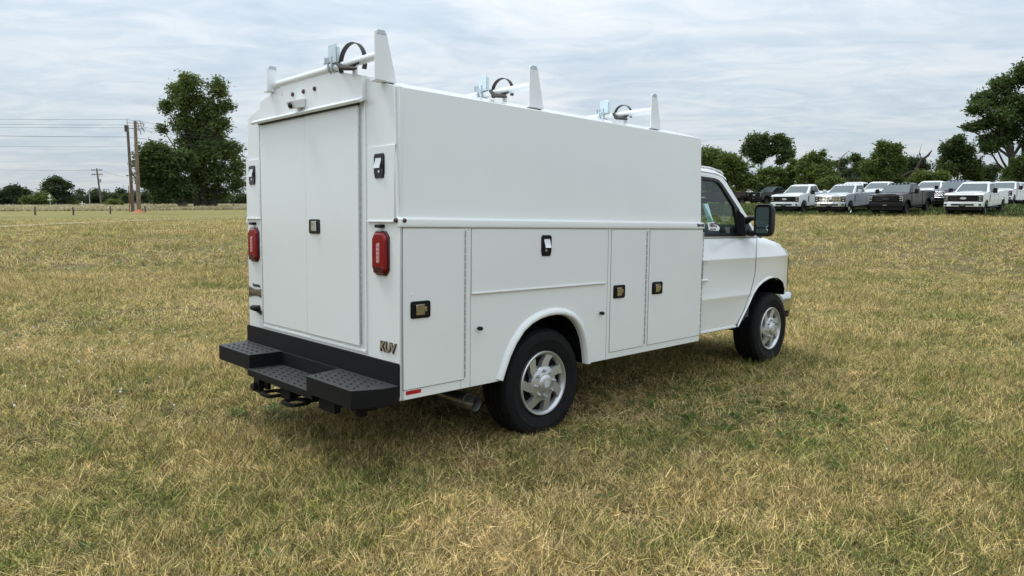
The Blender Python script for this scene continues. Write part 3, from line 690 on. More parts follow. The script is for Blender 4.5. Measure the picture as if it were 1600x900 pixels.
b = VB(); b.loft(rings); cabo = b.build('cab_body', 'van_white_cab', smooth=40)
cut = VB(); arch = [(3.84, -.2), (3.845, .045), (4.02, .22), (4.12, .335), (4.20, .395), (4.30, .440), (4.43, .468), (4.56, .472), (4.68, .462), (4.78, .435), (4.88, .40), (4.94, .345), (4.965, .27), (5.5, .25), (5.5, -.2)]
cut.prism(arch, -.2, .46, 'y'); cut.prism(arch, BW - .46, BW + .2, 'y'); co = cut.build('cutter', 'underbody', smooth=0)
boolean_cut(cabo, co)
b = VB(); b.box(3.9, 5.0, .47, BW - .47, -.02, .60); b.build('engine_bay', 'underbody', smooth=0)
b = VB()
for y0, y1 in ((.075, .47), (BW - .47, BW - .075)):
    A2 = [(p[0], p[1] + .012) for p in arch[2:13]]; b.loft([[(p[0], y0 if p[0] < 4.6 else y0 + (p[0] - 4.6) * .3 * (1 if y0 < 1 else 0), p[1]) for p in A2], [(p[0], y1, p[1]) for p in A2]], False, False)
b.build('wheel_well', 'underbody', smooth=0)
# arch lip, panel gaps, mouldings
b = VB(); rings = []
for p in arch[1:10]:
    yy = .055 + max(0, (p[0] - 4.32)) ** 2 * .38
    rings.append([(p[0], yy + .012, p[1] - .004), (p[0], yy - .006, p[1] - .002), (p[0], yy - .008, p[1] + .012), (p[0], yy + .004, p[1] + .022)])
b.loft(rings, False, False); b.build('arch_lip', 'van_white_cab', smooth=60)
b = VB(); b.tube([(4.135, .052, .868), (4.137, .050, .70), (4.125, .050, .52), (4.06, .051, .36), (4.035, .052, .32)], .0028, 5); b.tube([(4.035, .055, .32), (3.96, .064, .19), (3.87, .074, .075)], .0028, 5); b.tube([(3.08, .080, .068), (3.87, .080, .068)], .003, 5); b.build('door_gap', 'seam_grey')
b = VB(); b.loft([[(x, .075, .030), (x, .060, .040), (x, .062, .058), (x, .085, .062)] for x in (2.98, 3.83)]); b.build('rocker_panel', 'van_white_cab', bevel=.003)
b = VB(SIDE); plate(b, rrect(3.155, 3.185, .52, .675, .01), -.056, -.0495); plate(b, rrect(3.145, 3.165, .455, .485, .008), -.056, -.050); o = b.build('handle_recess', 'seam_dark')
b = VB(); b.tube([(3.13, .045, .682), (3.20, .030, .684), (3.265, .035, .676)], [.007, .008, .005], 6); b.build('handle_trim', 'van_white_cab', smooth=60)
b = VB(); b.tube([(3.14, .045, .512), (3.20, .030, .514), (3.255, .035, .506)], [.012, .013, .008], 6); b.build('door_handle', 'van_white_cab', smooth=60)
# greenhouse: two side frames with a window opening, windscreen, roof
def yv(z): return .090 + max(0, z - .88) * .215
fo = [(2.98, .872), (4.25, .880), (4.085, 1.075), (3.80, 1.375), (3.70, 1.452), (3.60, 1.482), (2.98, 1.496)]
fi = [(3.02, .900), (3.955, .900), (3.925, 1.125), (3.690, 1.352), (3.640, 1.385), (3.58, 1.397), (3.02, 1.412)]
def frame_ring(mb, A, B, f, th, m=0):
    n = len(A)
    vo = [(p[0], f(p[1]), p[1]) for p in A] + [(p[0], f(p[1]), p[1]) for p in B]
    vi = [(x, y + th, z) for x, y, z in vo]
    fs = []
    for i in range(n):
        j = (i + 1) % n; fs += [(i, j, n + j, n + i), (2 * n + i, 3 * n + i, 3 * n + j, 2 * n + j), (n + i, n + j, 3 * n + j, 3 * n + i), (i, 2 * n + i, 2 * n + j, j)]
    mb.add(vo + vi, fs, m)
for f_, th_ in ((yv, .05), (lambda z: BW - yv(z), -.05)): b = VB(); frame_ring(b, fo, fi, f_, th_); b.build('window_frame', 'van_white_cab', bevel=.006)
fo2 = [(p[0] + (.0), p[1]) for p in [(3.0, .885), (3.985, .885), (3.945, 1.135), (3.705, 1.364), (3.648, 1.398), (3.582, 1.410), (3.0, 1.425)]]
fi2 = [(3.04, .915), (3.865, .915), (3.855, 1.155), (3.675, 1.340), (3.630, 1.371), (3.575, 1.383), (3.04, 1.398)]
for f_, th_ in ((lambda z: yv(z) - .005, .03), (lambda z: BW - yv(z) + .005, -.03)): b = VB(); frame_ring(b, fo2, fi2, f_, th_); b.build('window_gasket', 'black_plastic', bevel=.002)
for f_ in (lambda z: yv(z) + .012, lambda z: BW - yv(z) - .012):
    b = VB(); b.add([(p[0], f_(p[1]), p[1]) for p in fi2], [tuple(range(len(fi2)))]); b.build('side_window', 'cab_glass', smooth=0)
# roof
rf = []
for x, zo in ((2.98, 0), (3.35, 0.0), (3.60, -.008), (3.72, -.028), (3.80, -.060)):
    ring = []
    for y, z in ((.205, 1.470), (.215, 1.492), (.26, 1.510), (.40, 1.522), (.70, 1.532), (.959, 1.535)):
        ring.append((x + (.05 * (y - .2) if x > 3.5 else 0), y, z + zo - .010))
    rf.append(ring + [(p[0], BW - p[1], p[2]) for p in reversed(ring[:-1])])
b = VB(); b.loft(rf, False, False); bot = [[(p[0], p[1], p[2] - .03) for p in r_] for r_ in rf]; b.loft(bot, False, False)
b.build('cab_roof', 'van_white_cab', smooth=60)
b = VB(); b.tube([(3.0, .235, 1.503), (3.55, .235, 1.500), (3.76, .245, 1.480), (3.83, .26, 1.462)], [.010, .010, .009, .006], 8); b.build('roof_gutter', 'van_white_cab', smooth=60)
ws0 = [(4.20, .16), (4.30, .45), (4.33, .959), (4.30, BW - .45), (4.20, BW - .16)]; ws1 = [(3.76, .24), (3.80, .5), (3.82, .959), (3.80, BW - .5), (3.76, BW - .24)]
b = VB(); b.loft([[(x, y, .905) for x, y in ws0], [(x, y, 1.452) for x, y in ws1]], False, False); b.build('windscreen', 'cab_glass', smooth=60)
b = VB(); b.box(4.05, 4.38, .12, BW - .12, .86, .9); b.build('cowl', 'black_plastic', bevel=.01)
# interior
b = VB(); b.loft([[(3.82, .17, .60), (3.80, .17, .93), (3.98, .17, 1.0), (4.2, .17, .95), (4.2, .17, .60)], [(3.82, BW - .17, .60), (3.80, BW - .17, .93), (3.98, BW - .17, 1.0), (4.2, BW - .17, .95), (4.2, BW - .17, .60)]]); b.build('dashboard', 'seat_cloth', bevel=.03)
for yc in (.48, 1.44):
    b = VB(); b.prism(rrect(yc - .25, yc + .25, .42, 1.02, .07), 3.12, 3.26, 'x'); b.prism(rrect(yc - .25, yc + .25, .38, .56, .06), 3.16, 3.66, 'x'); b.prism(rrect(yc - .13, yc + .13, 1.03, 1.22, .06), 3.10, 3.20, 'x'); b.build('seat', 'seat_cloth', bevel=.02)
b = VB(); ring = []
for k in range(28):
    a = 2 * PI * k / 28; ring.append((3.70 + .10 * math.sin(a), 1.44 + .19 * math.cos(a), .98 + .17 * math.sin(a)))
b.tube(ring + [ring[0]], .014, 8, 0, False); b.tube([(3.70, 1.27, .98), (3.70, 1.61, .98)], .018, 6); b.tube([(3.70, 1.44, .98), (3.95, 1.44, .86)], .03, 8); b.build('steering_wheel', 'black_plastic', smooth=60)
b = VB(); b.box(2.98, 4.2, .14, .18, .1, .86); b.box(2.98, 4.2, BW - .18, BW - .14, .1, .86); b.box(2.98, 4.2, .18, BW - .18, .06, .10); b.build('cab_lining', 'seat_cloth', smooth=0)
b = VB(SIDE); b.add([(3.325, 1.172, -.165), (3.42, 1.176, -.165), (3.462, 1.02, -.132), (3.365, 1.012, -.132)], [(0, 1, 2, 3)]); b.build('price_sheet', 'paper_teal', smooth=0)
b = VB(SIDE); b.add([(3.352, 1.006, -.124), (3.46, 1.016, -.126), (3.555, .967, -.117), (3.53, .936, -.110), (3.355, .942, -.110)], [(0, 1, 2, 3, 4)]); o = b.build('stock_tag', 'paper_white', smooth=0)
MS = Matrix(((1, 0, 0, 0), (0, 0, -1, 0), (0, 1, 0, 0), (0, 0, 0, 1)))
vtext('18572', .052, 'ink', Matrix.Translation((3.435, .1155, .984)) @ MS, o, 'digits', .001, .0005)
b = VB(SIDE); b.box(3.375, 3.475, .948, .955, -.1125, -.108); b.build('tag_print', 'ink', o, smooth=0)
# door mirror
b = VB()
b.add([(3.86, .105, .895), (4.10, .095, .895), (3.905, .14, 1.14), (3.86, .02, .90), (4.03, .02, .905), (3.90, .07, 1.08)], [(0, 1, 4, 3), (3, 4, 5), (0, 3, 5, 2), (1, 2, 5, 4), (0, 2, 1)])
b.tube([(3.93, .06, 1.03), (3.91, .0, 1.055), (3.92, -.08, 1.05)], [.036, .026, .020], 10); b.tube([(3.95, .06, .93), (3.93, .0, .912), (3.92, -.08, .925)], [.036, .030, .020], 10)
b.build('mirror_arm', 'black_plastic', bevel=.004)
b = VB(); rings = []
for x, s_, m_ in ((3.872, .90, 0), (3.868, 1.0, 0), (3.885, 1.04, 0), (3.93, 1.02, 0), (3.97, .88, 0), (3.99, .6, 0)):
    pts_ = rrect(-.102, .102, -.142, .142, .05, 5); rings.append([(x + p[0] * .12, -.128 + p[0] * s_ * .86, 1.035 + p[1] * s_) for p in pts_])
b.loft(rings); mir = b.build('door_mirror', 'black_plastic', smooth=40)
b = VB(); pts_ = rrect(-.076, .076, -.065, .118, .028, 5); b.add([(3.8655 + p[0] * .12, -.128 + p[0] * .86, 1.035 + p[1]) for p in pts_], [tuple(range(len(pts_)))]); b.build('mirror_glass', 'mirror_glass', mir, smooth=0)
b = VB(); pts_ = rrect(-.072, .072, -.118, -.075, .015, 5); b.add([(3.8655 + p[0] * .12, -.128 + p[0] * .86, 1.035 + p[1]) for p in pts_], [tuple(range(len(pts_)))]); b.build('wide_angle_glass', 'mirror_glass', mir, smooth=0)
b = VB(); b.tube([(4.66, .32, .85), (4.645, .31, 1.2), (4.60, .30, 1.56)], [.004, .003, .0025], 6); b.build('antenna', 'black_plastic')
# front bumper, headlamp
plan = [(5.015, .190), (5.13, .165), (5.25, .195), (5.35, .31), (5.41, .56), (5.43, .959)]
plan = plan + [(x, BW - y) for x, y in reversed(plan[:-1])]
b = VB(); rings = []
for x, y in plan:
    iy = .05 if y < .9 else (-.05 if y > 1.0 else 0); rings.append([(x - .05, y + iy, .285), (x, y, .280), (x + .012, y - iy * .25, .262), (x + .014, y - iy * .3, .12), (x, y, .085), (x - .05, y + iy, .08)])
b.loft(rings, True, True); b.build('front_bumper', 'chrome', smooth=40)
b = VB(); rings = []
for x, y in plan:
    iy = .06 if y < .9 else (-.06 if y > 1.0 else 0); rings.append([(x - .08, y + iy, .09), (x - .012, y, .086), (x - .02, y, .02), (x - .08, y + iy, .0)])
b.loft(rings); b.build('air_dam', 'black_plastic', smooth=40)
for sgn in (0, 1):
    b = VB(); f_ = (lambda y: BW - y) if sgn else (lambda y: y)
    b.loft([[(NX(x), f_(y), z) for x, y, z in ((4.985, .168, .335), (5.06, .222, .315), (5.125, .33, .31), (5.155, .44, .31))], [(NX(x), f_(y), z) for x, y, z in ((4.995, .170, .655), (5.07, .225, .660), (5.13, .33, .655), (5.16, .44, .65))]], False, False); b.build('headlight', 'head_lamp', smooth=60)
b = VB(); b.box(5.26, 5.31, .46, BW - .46, .32, .65); b.build('grille', 'black_plastic', bevel=.01)

# ------------------------------------------------------------------ pickup trucks
def paint(name, c, rough=.22, metal=0.0): pbr(name, c, rough, metal=metal, coat=.6, noise=.04, nscale=3)
paint('truck_white', (.78, .80, .80)); paint('truck_silver', (.60, .64, .67), .26, .25); pbr('truck_black', (.005, .005, .006), .16, spec=.28); paint('truck_blue', (.022, .030, .075)); paint('truck_grey', (.055, .060, .070), .3, .3); paint('truck_maroon', (.040, .020, .024))
def arc_pts(cx_, cz_, r, a0, a1, n=9): return [(cx_ + r * math.cos(R(a0 + (a1 - a0) * k / n)), cz_ + r * math.sin(R(a0 + (a1 - a0) * k / n))) for k in range(n + 1)]
def lerp3(a, b, t): return tuple(a[i] + (b[i] - a[i]) * t for i in range(3))
def pane(mb, Q, u0, u1, v0, v1, off, m=0, skew=0.0):
    A, B, C_, D = Q
    def P(u_, v_): return Vector(lerp3(lerp3(A, B, u_), lerp3(D, C_, u_), v_))
    n = (Vector(B) - Vector(A)).cross(Vector(D) - Vector(A)).normalized() * off
    pts = [P(u0, v0), P(u1, v0), P(u1 - skew, v1), P(u0, v1)]
    mb.add([tuple(p - n * .9) for p in pts] + [tuple(p + n) for p in pts], [(3, 2, 1, 0), (4, 5, 6, 7), (0, 1, 5, 4), (1, 2, 6, 5), (2, 3, 7, 6), (3, 0, 4, 7)], m)
_pk = {}
def pickup(label, u, Y, paint_, phi=46, grille='dark', bumper='paint', dz=0.0, mirror='black_plastic', canopy=False, group='pickup trucks parked in the field'):
    hd = Vector((-math.sin(R(phi)), -math.cos(R(phi)), 0)); fr = on_ground(u, Y); ctr = fr - hd * 2.95
    lf = Vector((-hd.y, hd.x, 0)); gp = lambda a, c: gz((ctr + hd * a + lf * c).x, (ctr + hd * a + lf * c).y)
    zf, zr, zl_, zq = (gp(2.03, .8) + gp(2.03, -.8)) / 2, (gp(-2.03, .8) + gp(-2.03, -.8)) / 2, (gp(2.03, .8) + gp(-2.03, .8)) / 2, (gp(2.03, -.8) + gp(-2.03, -.8)) / 2
    root = empty('pickup_truck', (ctr.x, ctr.y, (zf + zr) / 2 - .03)); root.rotation_euler = (math.atan2(zl_ - zq, 1.6), -math.atan2(zf - zr, 4.06), math.atan2(hd.y, hd.x)); tag(root, label, 'pickup truck', group)
    key = (paint_, grille, bumper, mirror, canopy)
    if key in _pk:                     # same kind again: copy every part
        def cp(src, par):
            for ch in src.children:
                c = ch.copy(); col.objects.link(c); c.parent = par; cp(ch, c)
        cp(_pk[key], root); return root
    _pk[key] = root
    WR = .41
    lo = .60
    body = [(-.74, lo), (1.50, lo)] + arc_pts(2.03, .50, .53, 169, 11) + [(2.58, lo), (2.86, .66), (2.90, .86), (2.90, 1.30), (2.86, 1.37), (2.72, 1.405), (1.30, 1.475), (1.15, 1.44), (-.74, 1.43)]
    b = MB(); b.prism(body, -.99, .99, 'y'); bo = b.build('body', paint_, root, bevel=.055, seg=3)
    b = MB(); b.loft([[(x, y, z + dzz) for y, dzz in ((-.62, -.01), (-.5, .035), (0, .045), (.5, .035), (.62, -.01))] for x, z in ((2.84, 1.375), (2.6, 1.41), (1.32, 1.475))], False, True); b.build('hood_bulge', paint_, root, smooth=50)
    bed = [(-3.26, lo + .02)] + [(-2.58, lo)] + arc_pts(-2.03, .50, .53, 169, 11) + [(-.78, lo), (-.78, 1.45), (-3.28, 1.45)]
    b = MB(); b.prism(bed, .90, .99, 'y'); b.prism(bed, -.99, -.90, 'y'); b.box(-3.30, -3.22, -.93, .93, .66, 1.44); b.box(-.86, -.78, -.93, .93, .66, 1.44); b.box(-3.24, -.80, -.92, .92, .86, .92)
    b.build('bed', paint_, root, bevel=.03)
    zl, zh = 1.42, 1.985
    lowr = [(1.36, -.90, zl), (1.36, .90, zl), (-.72, .93, zl), (-.72, -.93, zl)]; top = [(.46, -.70, zh), (.46, .70, zh), (-.50, .74, zh), (-.50, -.74, zh)]
    b = MB(); b.add(lowr + top + [(.35, -.5, zh + .05), (.35, .5, zh + .05), (-.42, .5, zh + .055), (-.42, -.5, zh + .055)], [(0, 1, 5, 4), (1, 2, 6, 5), (2, 3, 7, 6), (3, 0, 4, 7), (4, 5, 9, 8), (5, 6, 10, 9), (6, 7, 11, 10), (7, 4, 8, 11), (8, 9, 10, 11)])
    b.build('cab', paint_, root, bevel=.05, seg=3)
    FQ = (lowr[0], lowr[1], top[1], top[0]); LQ = (lowr[1], lowr[2], top[2], top[1]); RQ = (lowr[3], lowr[0], top[0], top[3]); BQ = (lowr[2], lowr[3], top[3], top[2])
    b = MB(); pane(b, FQ, .05, .95, .06, .91, .012); b.build('windscreen', 'truck_screen', root, bevel=.004)
    for Q, spans in ((LQ, ((.16, .50, .0), (.535, .90, .0))), (RQ, ((.50, .84, .0), (.10, .465, .0)))):
        for s0, s1, sk in spans: b = MB(); pane(b, Q, s0, s1, .10, .86, .012); b.build('side_window', 'truck_side_glass', root, bevel=.004)
    b = MB(); pane(b, BQ, .15, .85, .2, .85, .012); b.build('rear_window', 'truck_side_glass', root)
    for k in range(5): b = MB(); y = -.44 + k * .22; b.box(.30, .42, y - .05, y + .05, zh + .035, zh + .068); b.build('roof_light', paint_, root, bevel=.01)
    # nose
    if grille == 'chrome':
        b = MB(); b.box(2.885, 2.925, -.74, .74, .95, 1.31); g = b.build('grille', 'black_plastic', root, bevel=.01)
        for z in (1.00, 1.10, 1.20, 1.285): b = MB(); b.box(2.915, 2.955, -.73, .73, z - .028, z + .018); b.build('grille_bar', 'chrome', g, bevel=.008)
        for y in (-.60, -.40, -.22, .22, .40, .60): b = MB(); b.box(2.915, 2.945, y - .02, y + .02, .97, 1.30); b.build('grille_post', 'chrome', g, bevel=.006)
    else:
        b = MB(); b.box(2.885, 2.925, -.74, .74, .95, 1.31); g = b.build('grille', 'black_plastic', root, bevel=.012)
        for z in (1.02, 1.13, 1.24): b = MB(); b.box(2.92, 2.945, -.70, .70, z - .02, z + .02); b.build('grille_bar', 'black_gloss', g, bevel=.006)
    b = MB(); b.lathe([(.0001, .034), (.9, .030), (1.0, .0)], (0, 0, 0), 'x', 24); b.v = [(2.935 + x, y * .185, 1.13 + z * .075) for x, y, z in b.v]; g2 = b.build('emblem', 'chrome', root, smooth=50)
    b = MB(); b.lathe([(.0001, .040), (.85, .038), (.9, .02)], (0, 0, 0), 'x', 24); b.v = [(2.937 + x, y * .185, 1.13 + z * .075) for x, y, z in b.v]; b.build('emblem_field', 'emblem_fill' if paint_ in ('truck_black',) else 'head_lamp', g2, smooth=50)
    for s in (-1, 1):
        b = MB(); b.box(2.80, 2.93, min(s * .745, s * .985), max(s * .745, s * .985), .93, 1.315); h = b.build('headlight', 'black_gloss', root, bevel=.03)
        b = MB(); b.box(2.92, 2.945, min(s * .76, s * .97), max(s * .76, s * .97), 1.275, 1.305); b.box(2.915, 2.942, min(s * .945, s * .975), max(s * .945, s * .975), .96, 1.275); b.build('lamp_strip', 'head_lamp' if paint_ == 'truck_black' else 'alloy_dark', h, bevel=.004)
        for z in (1.03, 1.15, 1.235): b = MB(); b.box(2.92, 2.938, min(s * .79, s * .92), max(s * .79, s * .92), z - .02, z + .02); b.build('lamp_cell', 'alloy', h, bevel=.004)
        b = MB(); b.box(-3.315, -3.18, min(s * .86, s * 1.0), max(s * .86, s * 1.0), 1.0, 1.38); b.build('tail_light', 'red_lens', root, bevel=.02)
        b = MB(); b.tube([(1.0, s * .92, 1.45), (1.0, s * 1.06, 1.47)], .03, 6); b.prism(rrect(min(s * 1.04, s * 1.26), max(s * 1.04, s * 1.26), 1.38, 1.68, .05), .94, 1.08, 'x'); b.build('door_mirror', mirror, root, bevel=.02)
        for x in (.28, -.52): b = MB(); b.box(x - .1, x + .1, min(s * .985, s * 1.01), max(s * .985, s * 1.01), 1.235, 1.265); b.build('door_handle', mirror, root, bevel=.006)
        b = MB(); b.box(1.28, 1.40, min(s * .985, s * 1.0), max(s * .985, s * 1.0), .90, 1.30); b.build('fender_vent', 'black_plastic', root)
        b = MB(); b.box(-.70, 1.30, min(s * .88, s * 1.05), max(s * .88, s * 1.05), .50, .55); b.build('running_board', 'black_plastic', root, bevel=.01)
        for x in (1.27, .33, -.72): b = MB(); b.box(x - .006, x + .006, min(s * .984, s * .9925), max(s * .984, s * .9925), .64, 1.41); b.build('door_gap', 'seam_dark', root, smooth=0)
        b = MB(); b.box(-.70, 1.27, min(s * .984, s * 1.003), max(s * .984, s * 1.003), .70, .735); b.build('body_moulding', paint_, root, bevel=.006)
        for x in (2.03, -2.03):
            b = MB(); c = (x, s * .96, WR); b.lathe([(.24, -.24), (.33, -.26), (.385, -.24), (WR, -.20), (WR, -.05), (.40, -.01), (.35, .012), (.28, .01), (.25, -.01), (.235, -.03)], c, 'y', 32, 0, s); w = b.build('wheel', 'rubber', root, smooth=40)
            b = MB(); b.lathe([(.245, -.02), (.235, .002), (.22, -.02), (.21, -.05)], c, 'y', 28, 0, s); b.lathe([(.0001, -.01), (.06, -.012), (.075, -.04)], c, 'y', 16, 0, s)
            for k in range(6):
                a = PI * k / 3 + .3; ca, sa = math.cos(a), math.sin(a); b.add([(c[0] + r_ * ca - t_ * sa, c[1] + o_ * s, c[2] + r_ * sa + t_ * ca) for r_, t_, o_ in ((.05, -.035, -.02), (.05, .035, -.02), (.23, .028, -.02), (.23, -.028, -.02))], [(0, 1, 2, 3)])
            b.build('rim', 'chrome' if paint_ in ('truck_silver',) else 'alloy_dark', w, smooth=40)
            b = MB(); b.lathe([(.0001, -.07), (.23, -.07)], c, 'y', 20, 0, s); b.build('brake_disc', 'underbody', w)
            rr = [(p[0], p[1]) for p in arc_pts(x, .50, .545, 171, 9, 12)]
            if paint_ in ('truck_black', 'truck_grey', 'truck_blue'):
                b = MB(); b.loft([[(p[0], s * .985, p[1]), (p[0], s * 1.02, p[1]), (x + (p[0] - x) * 1.09, s * 1.02, .5 + (p[1] - .5) * 1.09), (x + (p[0] - x) * 1.09, s * .985, .5 + (p[1] - .5) * 1.09)] for p in rr]); b.build('wheel_flare', 'black_plastic', root)
    bm_ = {'paint': paint_, 'chrome': 'chrome', 'dark': 'black_plastic'}[bumper]
    b = MB(); pl = [(2.80, -1.0), (2.97, -.97), (3.04, -.75), (3.05, 0), (3.04, .75), (2.97, .97), (2.80, 1.0)]
    b.loft([[(x - .10, y * .97, .90), (x, y, .90), (x + .01, y, .66), (x - .10, y * .97, .64)] for x, y in pl]); bu = b.build('front_bumper', bm_, root, bevel=.015)
    for y0, y1 in ((-.58, .58), (-.94, -.68), (.68, .94)):
        b = MB(); xx = 3.053 if y0 == -.58 else 3.02; b.prism(rrect(y0, y1, .71, .81, .03), xx - .05, xx + .008, 'x'); b.build('bumper_slot', 'black_plastic', bu)
    b = MB(); b.box(3.05, 3.075, -.16, .16, .66, .80); pt = b.build('number_plate', 'black_plastic', root, bevel=.004)
    b = MB(); b.box(3.074, 3.078, -.11, .11, .735, .765); b.build('plate_print', 'alloy', pt)
    b = MB(); b.box(2.70, 2.96, -.90, .90, .42, .66); b.build('air_dam', 'black_plastic', root, bevel=.03)
    b = MB(); b.box(-3.40, -3.26, -.98, .98, .58, .80); b.build('rear_bumper', bm_, root, bevel=.03)
    b = MB(); b.box(-3.1, 2.8, -.5, -.38, .42, .62); b.box(-3.1, 2.8, .38, .5, .42, .62); b.box(-2.1, -1.96, -.8, .8, .34, .48); b.box(1.96, 2.1, -.8, .8, .34, .48); b.box(-.6, 1.6, -.4, .4, .40, .64); b.build('chassis', 'underbody', root)
    b = MB(); b.box(-.3, .0, -.62, .62, 1.2, 1.62); b.box(.6, .72, -.62, -.15, 1.2, 1.62); b.box(.6, .72, .15, .62, 1.2, 1.62); b.build('seat', 'seat_cloth', root, bevel=.05)
    b = MB(); b.box(1.18, 1.20, .42, .60, 1.475, 1.53); b.build('window_card', 'paper_white', root)
    if canopy:
        b = MB(); b.add([(-.84, -.93, 1.45), (-.84, .93, 1.45), (-3.24, .93, 1.45), (-3.24, -.93, 1.45), (-.80, -.74, 2.0), (-.80, .74, 2.0), (-3.05, .74, 2.02), (-3.05, -.74, 2.02)], [(0, 1, 5, 4), (1, 2, 6, 5), (2, 3, 7, 6), (3, 0, 4, 7), (4, 5, 6, 7)]); b.build('canopy', paint_, root, bevel=.05)
        b = MB(); pane(b, ((-.84, .93, 1.45), (-3.24, .93, 1.45), (-3.05, .74, 2.02), (-.80, .74, 2.0)), .1, .9, .2, .8, .012); b.build('canopy_window', 'truck_side_glass', root)
    return root
pbr('truck_screen', (.075, .095, .10), .04, spec=.75); pbr('truck_side_glass', (.014, .017, .018), .04, spec=.4)
pbr('emblem_fill', (.02, .03, .06), .2, coat=.5)
pickup('white pickup with black grille, nearest the van cab mirror', 1226, 49.0, 'truck_white', 46, 'dark', 'paint')
pickup('pale silver pickup with barred chrome grille and chrome bumper', 1297, 46.3, 'truck_silver', 46, 'chrome', 'chrome', mirror='truck_silver')
pickup('black pickup with bright headlight strips between silver and white pickups', 1384, 43.6, 'truck_black', 46, 'dark', 'dark')
pickup('white pickup with black grille at right end of the front row', 1505, 41.4, 'truck_white', 46, 'dark', 'paint')
pickup('white pickup half hidden behind the pale silver pickup', 1313, 54.5, 'truck_white', 46, 'dark', 'paint')
pickup('white pickup peeking out between silver and black pickups', 1354, 53.0, 'truck_white', 46, 'dark', 'paint')
pickup('white pickup with only its roof and windscreen showing behind black pickup', 1437, 52.0, 'truck_white', 46, 'dark', 'paint')
pickup('dark blue pickup with chrome grille behind rightmost white pickup', 1478, 48.6, 'truck_blue', 46, 'chrome', 'chrome', dz=.30)
pickup('white pickup with a canopy behind right end of front row', 1556, 53.5, 'truck_white', 46, 'dark', 'paint', dz=.15, canopy=True)
pickup('dark grey pickup facing camera beside leftmost white pickup', 1178, 76.0, 'truck_grey', 62, 'dark', 'dark')
pickup('dark maroon pickup seen from behind with red tail light by cab window', 1085, 79.0, 'truck_maroon', 98, 'dark', 'dark')
pickup('dark grey pickup low in the grass beyond rightmost white pickup', 1578, 88.0, 'truck_grey', 60, 'dark', 'dark')

# ------------------------------------------------------------------ trees
def leaf_cloud(rng, clumps, n_total, size, spread=.34, flat=.75):
    """leaf faces strung along outward, drooping twigs that fill each clump of the crown"""
    w = np.array([(c[3] * c[4] * c[5]) ** .62 for c in clumps]); w = w / w.sum()
    P, S, A, tw = [], [], [], []
    for c, f in zip(clumps, w):
        n = max(30, int(n_total * f)); rr = np.array(c[3:6]); nt_ = max(10, n // 17)
        d = rng.normal(size=(nt_, 3)); d[:, 2] += .25; d /= np.linalg.norm(d, axis=1)[:, None]
        r0 = rng.random(nt_) ** .6 * .72; ln = (.22 + .55 * rng.random(nt_) ** 1.6) * spread / .34
        st = np.array(c[:3]) + d * r0[:, None] * rr
        d2 = d + rng.normal(size=(nt_, 3)) * .55; d2 /= np.linalg.norm(d2, axis=1)[:, None]
        en = st + d2 * ln[:, None] * rr.mean() ; en[:, 2] -= .10 * rr.mean() * rng.random(nt_)
        tw.append((np.array(c[:3]), en))
        k = rng.integers(0, nt_, n); t = rng.random(n) ** .75
        P.append(st[k] + (en - st)[k] * t[:, None] + rng.normal(size=(n, 3)) * np.array([1, 1, flat]) * (size * .95 + .045 * rr.mean()))
        S.append(rng.random(nt_)[k]); A.append(d2[k])
    P = np.concatenate(P); S = np.concatenate(S); A = np.concatenate(A); n = len(P)
    a = rng.normal(size=(n, 3)) + A * .6; a[:, 2] *= .6; a /= np.linalg.norm(a, axis=1)[:, None]
    b = rng.normal(size=(n, 3)); b -= a * (a * b).sum(1)[:, None]; b /= np.linalg.norm(b, axis=1)[:, None]
    s = size * (.45 + .8 * rng.random(n))[:, None]
    q = np.stack([P - a * s, P + b * s * .40 + a * s * .1, P + a * s, P - b * s * .40 - a * s * .1], 1).reshape(-1, 3)
    tint = np.clip(.55 * S + .55 * rng.random(n) - .06, 0, 1)
    return q, np.arange(4 * n).reshape(-1, 4), tint, tw
